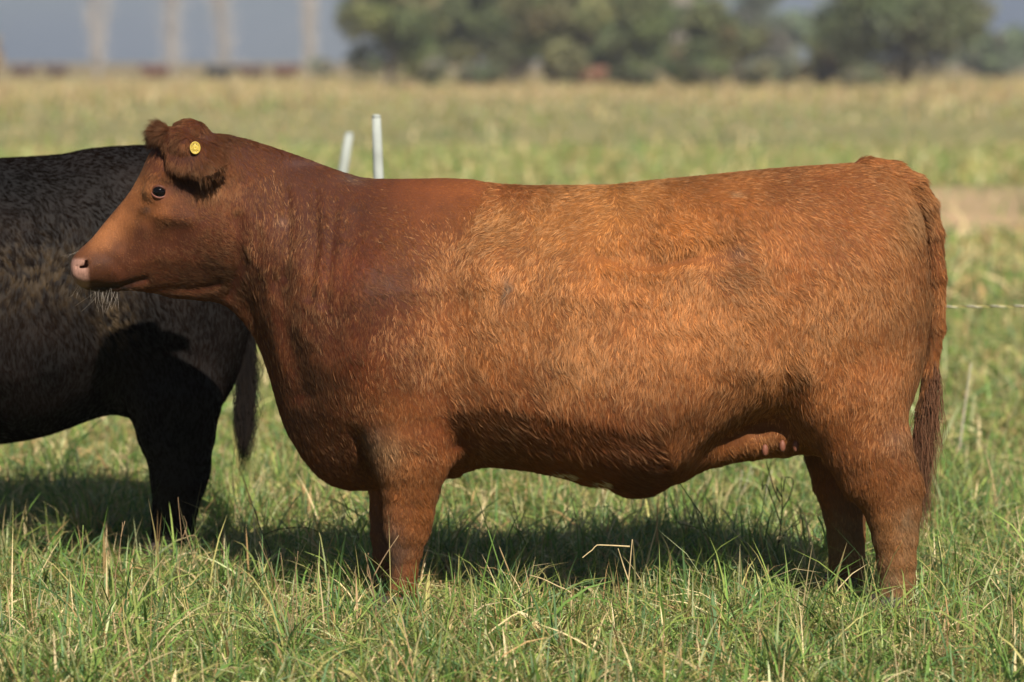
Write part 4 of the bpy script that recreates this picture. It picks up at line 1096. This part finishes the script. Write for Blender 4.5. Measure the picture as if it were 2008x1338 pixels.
# rough dry grass along the far side of the field
rg = np.random.default_rng(141)
k = 30000
d = 60 + 270 * rg.random(k) ** .75; xx = rg.uniform(-1, 1, k) * (.152 * d + 12)
xy = np.stack([xx, d + CAM_Y], -1)
far = np.clip((d - 70 + 40 * (vnoise(xx * .05 + 20, d * .03, 62) - .5)) / 90, 0, 1)[:, None]
wt = np.array([[.2, .12, .25, .2, .12, .06, .05]]) * (1 - far) + np.array([[.03, .03, .12, .28, .34, .17, .03]]) * far
o = blades('grass', xy, rg.uniform(.15, .5, k) * (.5 + vnoise(xx * .12 + 30, d * .05, 61)) * (.5 + .5 * far[:, 0]), rg.uniform(.05, .14, k), np.abs(rg.normal(0, .3, k)), rg.uniform(.3, 1.3, k), 2, wt, 143, M_BLADE, light=1.05)
tag(o, 'tall dry tan grass along the far edge of the field', 'grass', kind='stuff')

# ------------------------------------------------------------------ single weeds and stems
M_DARKSTEM = simple('dry_dark_stem', (.035, .026, .018), .8, .3, 80)
M_STRAW = simple('straw_stem', (.50, .38, .20), .7, .2, 80)
M_PALESTEM = simple('pale_stem', (.52, .46, .36), .7, .2, 80)
M_BROWNSTEM = simple('brown_stem', (.26, .17, .09), .8, .3, 80)
M_GREENSTEM = simple('green_stem', (.16, .22, .05), .5, .2, 80)

def smooth_path(pts, n=14):
    pts = np.asarray(pts, float)
    t = np.concatenate([[0], np.cumsum(np.linalg.norm(np.diff(pts, axis=0), axis=1))])
    u = np.linspace(0, t[-1], n)
    return np.stack([pchip(u, t, pts[:, q]) for q in range(3)], -1)

def weed(name, label, d, stems, mat, r=.0022, cat='weed', jit=.03):
    """stems: lists of (column,row); the first is the main stem, the others its branches"""
    Y = d + CAM_Y
    b = P(*stems[0][0], Y)
    root = empty(name, (b[0], b[1], 0))
    tag(root, label, cat)
    rg = np.random.default_rng(int(stems[0][0][0]))
    for q, st in enumerate(stems):
        pts = np.array([P(a, c, Y + (rg.normal(0, jit) if q and i == len(st) - 1 else 0)) for i, (a, c) in enumerate(st)])
        if q == 0: pts = np.vstack([[pts[0, 0], pts[0, 1], -.015], pts]) if pts[0, 2] > 0 else pts
        pts = smooth_path(pts, 4 + 3 * len(st)) - np.array([b[0], b[1], 0])
        m = MB(); rr = np.linspace(r if q == 0 else r * .75, r * .4, len(pts))
        m.tube(pts, rr, 5)
        m.build('stem' if q == 0 else 'branch', mat, root)
    return root

weed('dry_weed', 'dark branching dry weed standing under the udder of the red heifer', 10.9,
     [[(1522, 1100), (1530, 1040), (1534, 990), (1532, 950), (1533, 935)], [(1532, 1030), (1516, 985), (1500, 950), (1494, 962), (1496, 940)], [(1534, 1000), (1548, 975), (1556, 945), (1550, 936), (1538, 936)],
      [(1530, 985), (1518, 960), (1508, 925), (1502, 905)], [(1536, 965), (1538, 945), (1541, 936)], [(1526, 1065), (1545, 1040), (1562, 1022), (1571, 1012)], [(1533, 975), (1522, 955), (1524, 968)], [(1553, 1033), (1562, 1030), (1571, 1016)]], M_DARKSTEM, .0032)
weed('bent_stem', 'pale straw stem with a broken leaf bent flat across the shade', 9.62,
     [[(1228, 1225), (1232, 1150), (1236, 1100), (1240, 1058)], [(1235, 1072), (1200, 1070), (1172, 1069), (1160, 1080), (1142, 1094)], [(1233, 1140), (1222, 1108), (1212, 1076)]], M_STRAW, .0034)
weed('bent_stem', 'stiff pale straw lying slantwise in front of the shaded grass', 9.5,
     [[(1120, 1165), (1090, 1148), (1060, 1134), (1038, 1128)]], M_STRAW, .0034)
weed('dry_weed', 'thin dark twig rising below the brisket of the red heifer', 10.6,
     [[(705, 1065), (694, 1030), (680, 995), (664, 962)], [(690, 1020), (678, 1005), (672, 985)]], M_DARKSTEM, .002)
weed('dry_weed', 'thin dark arching twigs in the shade between both cattle', 10.5,
     [[(530, 1090), (512, 1040), (495, 990), (478, 940)], [(508, 1030), (500, 1000), (484, 980)], [(515, 1050), (548, 1038), (590, 1034), (630, 1046), (650, 1062)]], M_DARKSTEM, .0019)
weed('dry_weed', 'slender brown seed stem in front of the black hind leg', 10.2,
     [[(352, 1110), (356, 1060), (352, 1010), (349, 975)], [(356, 1060), (366, 1030), (360, 1012)], [(362, 1040), (374, 1075), (382, 1105)], [(366, 1052), (380, 1050), (390, 1062)]], M_BROWNSTEM, .002)
weed('dry_weed', 'reddish brown stalk standing beside the black hind leg', 9.9,
     [[(226, 1130), (233, 1090), (238, 1050), (245, 1022)], [(237, 1055), (240, 1035), (240, 1024)]], M_BROWNSTEM, .0026)
weed('tall_dry_stem', 'tall pale dry grass stem standing behind the tail of the red heifer', 13.6,
     [[(1880, 905), (1888, 830), (1896, 770), (1904, 712)]], M_PALESTEM, .005)
weed('tall_dry_stem', 'short pale dry stem standing past the tall one', 12.6,
     [[(1992, 1050), (1993, 1000), (1994, 962)]], M_PALESTEM, .003)
for lab, x0, dd in (('pale forked dry stem farthest from the dark weed under the belly', 1437, 12.4), ('pale dry stem in the middle of three behind the dark weed', 1458, 12.6), ('pale dry stem leaning towards the dark weed under the belly', 1490, 12.2)):
    weed('tall_dry_stem', lab, dd, [[(x0, 1050), (x0 + 6, 1000), (x0 + 14, 955), (x0 + (24 if x0 > 1480 else 18), 922)]] + ([[(x0 + 8, 985), (x0 + 26, 950), (x0 + 36, 915)]] if x0 == 1437 else []), M_PALESTEM, .0028)
weed('dry_tuft', 'brown dead weed tuft standing in front of the shade between both cattle', 9.15,
     [[(580, 1290), (570, 1220), (545, 1150), (508, 1062)]] + [[(575 + q, 1270), (570 + q * 2, 1200), (560 + q * 3.2 + (q % 3) * 9, 1075 + abs(q) * 3)] for q in (-9, -3, 2, 6, 11, 16)], M_BROWNSTEM, .002)
weed('dry_weed', 'forked brown weed standing in front of the fore leg', 9.2,
     [[(740, 1290), (737, 1200), (728, 1140), (716, 1085)], [(733, 1130), (752, 1095), (782, 1050)], [(728, 1140), (720, 1120), (722, 1085)]], M_BROWNSTEM, .0028)
weed('grass_shoot', 'broad upright green blade in front of the shaded black cow', 9.8,
     [[(158, 1180), (160, 1110), (162, 1060), (163, 1030)]], M_GREENSTEM, .004, cat='grass')

# ------------------------------------------------------------------ fence
M_POST = simple('weathered_white_post', (.36, .385, .35), .85, .14, 14)
M_YEL = simple('yellow_rope_strand', (.46, .40, .13), .6, .15, 90)
M_WHT = simple('white_rope_strand', (.50, .46, .36), .6, .15, 90)
M_CLIP = simple('post_clip', (.05, .05, .05), .5, .2, 50)

def post(label, top, foot, d, width, seed):
    Y = d + CAM_Y
    t = P(*top, Y); f = P(*foot, Y)
    k = f[2] / (f[2] - t[2]); f = f + (t - f) * k * 1.0; f[2] = -.05
    root = empty('fence_post', tuple(f))
    tag(root, label, 'post', 'white posts behind the red heifer')
    m = MB()
    path = np.linspace(0, 1, 12)[:, None] * (t - f)
    m.tube(path, np.r_[np.full(10, width / 2), width * .47, width * .40], 14)
    m.build('shaft', M_POST, root)
    m = MB(); c = path[-1]; m.tube([c + [0, 0, -.004], c + [0, 0, .006]], [width * .44, width * .3], 14); m.build('cap', M_POST, root)
    return root

post('upright white fence post behind the withers of the red heifer', (738, 228), (766, 1018), 12.0, .039, 1)
post('leaning white fence post shorter than the upright one beside it', (685, 262), (588, 816), 15.5, .049, 2)

def rope(label, p0, p1, strands, r, pitch):
    root = empty('fence_rope', tuple(p0))
    tag(root, label, 'rope')
    p0, p1 = np.asarray(p0, float), np.asarray(p1, float)
    n = int(np.linalg.norm(p1 - p0) / pitch * 8)
    s = np.linspace(0, 1, n)
    sag = np.array([0, 0, -1.0]) * (.03 * 4 * (s * (1 - s)))[:, None]
    for q, mt in enumerate(strands):
        a = s * np.linalg.norm(p1 - p0) / pitch * 2 * math.pi + q * 2 * math.pi / len(strands)
        path = (p1 - p0) * s[:, None] + sag + np.stack([np.zeros(n), np.cos(a), np.sin(a)], -1) * r
        m = MB(); m.tube(path, r * .95, 5); m.build('strand', mt, root)
rp_ = P(1930, 590, 2.0)
rope('twisted yellow and white fence rope at tail height behind the cattle', (-3.2, 2.0, rp_[2]), (3.6, 2.0, rp_[2] + .005), (M_YEL, M_WHT, M_DARKSTEM), .0021, .085)
rp2 = P(1930, 938, 2.0)
rope('thin pale fence strand low above the grass behind the cattle', (-3.2, 2.0, rp2[2] + .01), (3.6, 2.0, rp2[2] + .01), (M_YEL, M_DARKSTEM), .0007, .05)

# ------------------------------------------------------------------ far cattle
LV, LQ = build_body(RED, .03)
far_me = fast_mesh('far_cow', LV - [LV[:, 0].mean(), 0, 0], LQ)
FAR = [simple('far_red_coat', (.085, .03, .022), .8, .2, 3), simple('far_black_coat', (.02, .02, .022), .8, .2, 3), simple('far_brown_coat', (.06, .032, .026), .8, .2, 3), simple('far_orange_coat', (.16, .075, .042), .8, .2, 3)]
far_me.materials.append(FAR[0])
for px, d, m, flip, lab in ((305, 280, 0, False, 'far dark red cow standing alone between the pale bare poplars'), (428, 270, 1, True, 'far black cow standing at the end of the distant row'),
                            (492, 285, 2, False, 'far dark brown cow in the middle of the distant row'), (560, 290, 0, True, 'far red cow at the other end of the distant row from the black one'),
                            (1160, 236, 3, False, 'far orange brown cow standing under the dark trees'), (45, 300, 2, True, 'far brown cow farthest from the trees, beyond the black back'), (112, 310, 2, False, 'far brown cow next to the one farthest from the trees')):
    o = bpy.data.objects.new('cow', far_me); COL.objects.link(o)
    o.location = (*P(px, 200, d + CAM_Y)[:2], 0)
    o.rotation_euler.z = (math.pi if flip else 0) + random.uniform(-.4, .4)
    o.material_slots[0].link = 'OBJECT'; o.material_slots[0].material = FAR[m]
    tag(o, lab, 'cow', 'cattle grazing along the far edge of the field')

# ------------------------------------------------------------------ trees
M_BARK = simple('tree_bark', (.13, .105, .08), .9, .3, 3)
M_PALEBARK = simple('poplar_bark', (.50, .45, .40), .9, .2, 3)
M_LEAF = blade_mat('tree_leaf', 'leaf_color', .2, .6)

def leaf_crown(centers, radii, n, size, base, seed, flat=.8):
    rg = np.random.default_rng(seed)
    w = radii ** 2; pick = rg.choice(len(centers), n, p=w / w.sum())
    v = rg.normal(0, 1, (n, 3)); v /= np.linalg.norm(v, axis=1)[:, None]
    r = radii[pick] * (.35 + .75 * rg.random(n) ** .6)
    c = centers[pick] + v * r[:, None] * [1, 1, flat]
    a = rg.normal(0, 1, (n, 3)); a /= np.linalg.norm(a, axis=1)[:, None]
    b = np.cross(a, rg.normal(0, 1, (n, 3))); b /= np.linalg.norm(b, axis=1)[:, None] + 1e-9
    s = size * rg.uniform(.5, 1.4, n)[:, None]
    V = np.stack([c - a * s, c + b * s * .55, c + a * s, c - b * s * .55], 1).reshape(-1, 3)
    V[:, 2] = np.maximum(V[:, 2], .05)
    F = np.arange(n * 4).reshape(-1, 4)
    lobe = rg.normal(1, .22, (len(centers), 1)).clip(.55, 1.5) * np.array(base)[None] * (1 + rg.normal(0, .08, (len(centers), 3)))
    col = np.array([1.2, 1.36, 1.22]) * lobe[pick] * rg.normal(1, .2, (n, 1)).clip(.5, 1.6)
    return V, F, np.repeat(col, 4, axis=0)

def tree(name, label, px, d, w_px, top, base, seed, n=9000, size=.24, trunk_h=1.2, group='trees along the far edge of the field', lobes=34, bark=None):
    Y = d + CAM_Y
    k = FPX / d
    H = CAM_Z + (HORIZON - top) / k; Wd = w_px / k
    root = empty(name, (float(P(px, 200, Y)[0]), Y, 0))
    tag(root, label, 'bush' if 'bush' in name else 'tree', group)
    rg = np.random.default_rng(seed)
    cen, rad = [], []
    for q in range(lobes):
        v = rg.normal(0, 1, 3); v /= np.linalg.norm(v); v *= rg.random() ** .4
        z = trunk_h * .6 + (H - trunk_h * .6) * (.5 + .46 * v[2])
        sh = max(.35, 1 - max(0, z / H - .45) ** 2 * 2.4)
        cen.append((v[0] * Wd * .46 * sh, v[1] * Wd * .42 * sh, z)); rad.append(Wd * rg.uniform(.10, .19))
    cen, rad = np.array(cen), np.array(rad)
    m = MB()
    m.tube(smooth_path([(0, 0, -.1), (.1, .05, H * .25), (-.08, 0, H * .5), (.1, 0, H * .8)], 12), np.linspace(max(.12, Wd * .035), .04, 12), 8)
    m.build('trunk', bark or M_BARK, root)
    for q in rg.choice(lobes, min(9, lobes), replace=False):
        c = cen[q]; z0 = min(c[2] * .6, H * .5)
        m = MB(); m.tube(smooth_path([(0, 0, z0), (c[0] * .5, c[1] * .5, (z0 + c[2]) * .52), tuple(c)], 8), np.linspace(max(.06, Wd * .015), .02, 8), 5)
        m.build('limb', bark or M_BARK, root)
    V, F, C = leaf_crown(cen, rad, n, size, base, seed + 1)
    me = fast_mesh('crown', V, F, smooth=False)
    add_color(me, 'leaf_color', np.concatenate([C, np.ones((len(C), 1))], -1))
    link('crown', me, M_LEAF, root)
    return root

OL, DK, TAN, GRY = (.115, .115, .05), (.085, .09, .042), (.20, .15, .08), (.13, .135, .09)
tree('broad_tree', 'dark olive tree at the open end of the tree line', 765, 230, 235, -70, OL, 201)
tree('broad_tree', 'tall dark tree second from the open end of the tree line', 930, 242, 240, -110, DK, 203)
tree('broad_tree', 'olive tree with tan twigs above the orange brown cow', 1085, 226, 215, -60, (.14, .125, .06), 205)
tree('broad_tree', 'dense green tree overhanging the orange brown cow', 1230, 238, 240, -90, (.105, .118, .05), 207)
tree('broad_tree', 'rounded olive tree standing before the gap of sky', 1405, 214, 185, -12, (.125, .122, .06), 209, bark=M_PALEBARK)
tree('broad_tree', 'distant grey green tree seen in the gap of the tree line', 1500, 400, 190, -40, GRY, 211, n=7000, size=.35)
tree('broad_tree', 'largest spreading grey green tree beyond the gap of sky', 1775, 216, 345, -130, (.108, .11, .058), 213, n=12000, lobes=56)
for px, w, tp, c, lab in ((850, 230, -120, DK, 'dark tree standing behind the first two of the tree line'), (1010, 220, -100, OL, 'olive tree standing behind the tall dark tree'), (1165, 220, -120, DK, 'dark tree standing behind the trees over the orange brown cow'), (1320, 200, -70, OL, 'olive tree standing behind the dense green and the rounded one')):
    tree('broad_tree', lab, px, 262, w, tp, c, px + 300, n=7000)
tree('broad_tree', 'distant olive tree half hidden between the gap and the largest tree', 1640, 300, 130, 40, GRY, 219, n=4000, size=.28)
tree('broad_tree', 'low distant tree past the largest spreading tree', 1965, 340, 170, 62, GRY, 215, n=4000, size=.3)
tree('broad_tree', 'very pale distant tree far past the largest spreading tree', 2090, 420, 200, 40, GRY, 217, n=3000, size=.35)
for px, d, w, tp, c, lab in ((1600, 226, 100, 78, TAN, 'tan twiggy bush left of the largest spreading tree'), (845, 205, 70, 108, (.16, .16, .10), 'pale green bush under the dark olive tree'), (1350, 205, 110, 108, DK, 'dark green bush below the rounded olive tree'),
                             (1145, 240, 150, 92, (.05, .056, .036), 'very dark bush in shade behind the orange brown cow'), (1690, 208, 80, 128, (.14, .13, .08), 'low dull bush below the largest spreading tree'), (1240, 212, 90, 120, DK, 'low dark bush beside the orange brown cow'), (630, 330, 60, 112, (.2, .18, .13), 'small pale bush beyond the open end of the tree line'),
                             (-14, 260, 44, 52, (.42, .25, .14), 'orange brown bush standing beyond the far brown cattle'), (1480, 230, 120, 112, (.13, .125, .075), 'dull olive bush before the distant grey green tree'), (1550, 236, 80, 120, (.15, .135, .085), 'low tan green bush under the gap of sky'), (950, 214, 110, 126, (.12, .13, .075), 'low green bush before the tall dark tree')):
    lab = lab.replace('left of', 'beside')
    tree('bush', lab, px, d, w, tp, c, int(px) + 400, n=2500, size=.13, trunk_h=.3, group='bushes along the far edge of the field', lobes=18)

def poplar(px, d, w_px, label, seed):
    """leafless pale tree with steep branches"""
    rg = np.random.default_rng(seed)
    Y = d + CAM_Y; k = FPX / d; H = rg.uniform(13, 17); Wd = w_px / k
    root = empty('bare_poplar', (float(P(px, 100, Y)[0]), Y, 0))
    tag(root, label, 'tree', 'bare poplars at the horizon')
    lean = rg.normal(0, .05)
    stems = []
    for q in range(3):
        a = rg.uniform(0, 6.28); sp = Wd * rg.uniform(.12, .4); h = H * rg.uniform(.75, 1.0)
        pth = smooth_path([(0, 0, -.1), (math.cos(a) * sp * .6, math.sin(a) * sp * .6, h * .3), (math.cos(a) * sp + lean * h * .5, math.sin(a) * sp, h * .65), (math.cos(a) * sp * .8 + lean * h, math.sin(a) * sp, h)], 14)
        m = MB(); m.tube(pth, np.linspace(.085, .02, 14), 7); m.build('trunk', M_PALEBARK, root)
        stems.append(pth)
    m = MB()
    for q in range(380):
        st = stems[q % 3]; b0 = st[rg.integers(1, 13)] * [1, 1, 1] + [0, 0, rg.uniform(-.5, .5)]; a = rg.uniform(0, 6.28); L = rg.uniform(.8, 2.4); sp = Wd * .7 * rg.uniform(.2, 1.0)
        e = np.array([math.cos(a) * sp, math.sin(a) * sp, L])
        m.tube([tuple(b0), tuple(b0 + e * [.6, .6, .4]), tuple(b0 + e)], [.03, .022, .008], 3)
    m.build('branches', M_PALEBARK, root)['kind'] = 'stuff'
for px, d, w, lab in ((192, 330, 46, 'bare pale poplar before the two far brown cattle'), (338, 330, 56, 'bare pale poplar rising behind the lone dark red cow'), (445, 340, 60, 'bare pale poplar rising behind the far black cow'), (606, 340, 36, 'slim bare pale poplar nearest the tree line'), (1338, 250, 40, 'bare pale poplar standing among the leafy trees')):
    poplar(px, d, w, lab, px + 900)

# ------------------------------------------------------------------ air
m, nt, out = mat_new('haze_air')
pv = nt.nodes.new('ShaderNodeVolumePrincipled')
pv.inputs['Color'].default_value = (.86, .91, 1.0, 1)
pv.inputs['Density'].default_value = .00034
pv.inputs['Anisotropy'].default_value = .0
nt.links.new(pv.outputs['Volume'], out.inputs['Volume'])
hv = np.array([(x, y, z) for x in (-600, 600) for y in (-200, 520) for z in (-1.2, 24)], float)
hf = np.array([(0, 1, 3, 2), (4, 6, 7, 5), (0, 4, 5, 1), (2, 3, 7, 6), (0, 2, 6, 4), (1, 5, 7, 3)])
haze = link('haze', fast_mesh('haze', hv, hf, smooth=False), m)
tag(haze, 'pale blue haze filling the air over the whole pasture', 'haze', kind='stuff')
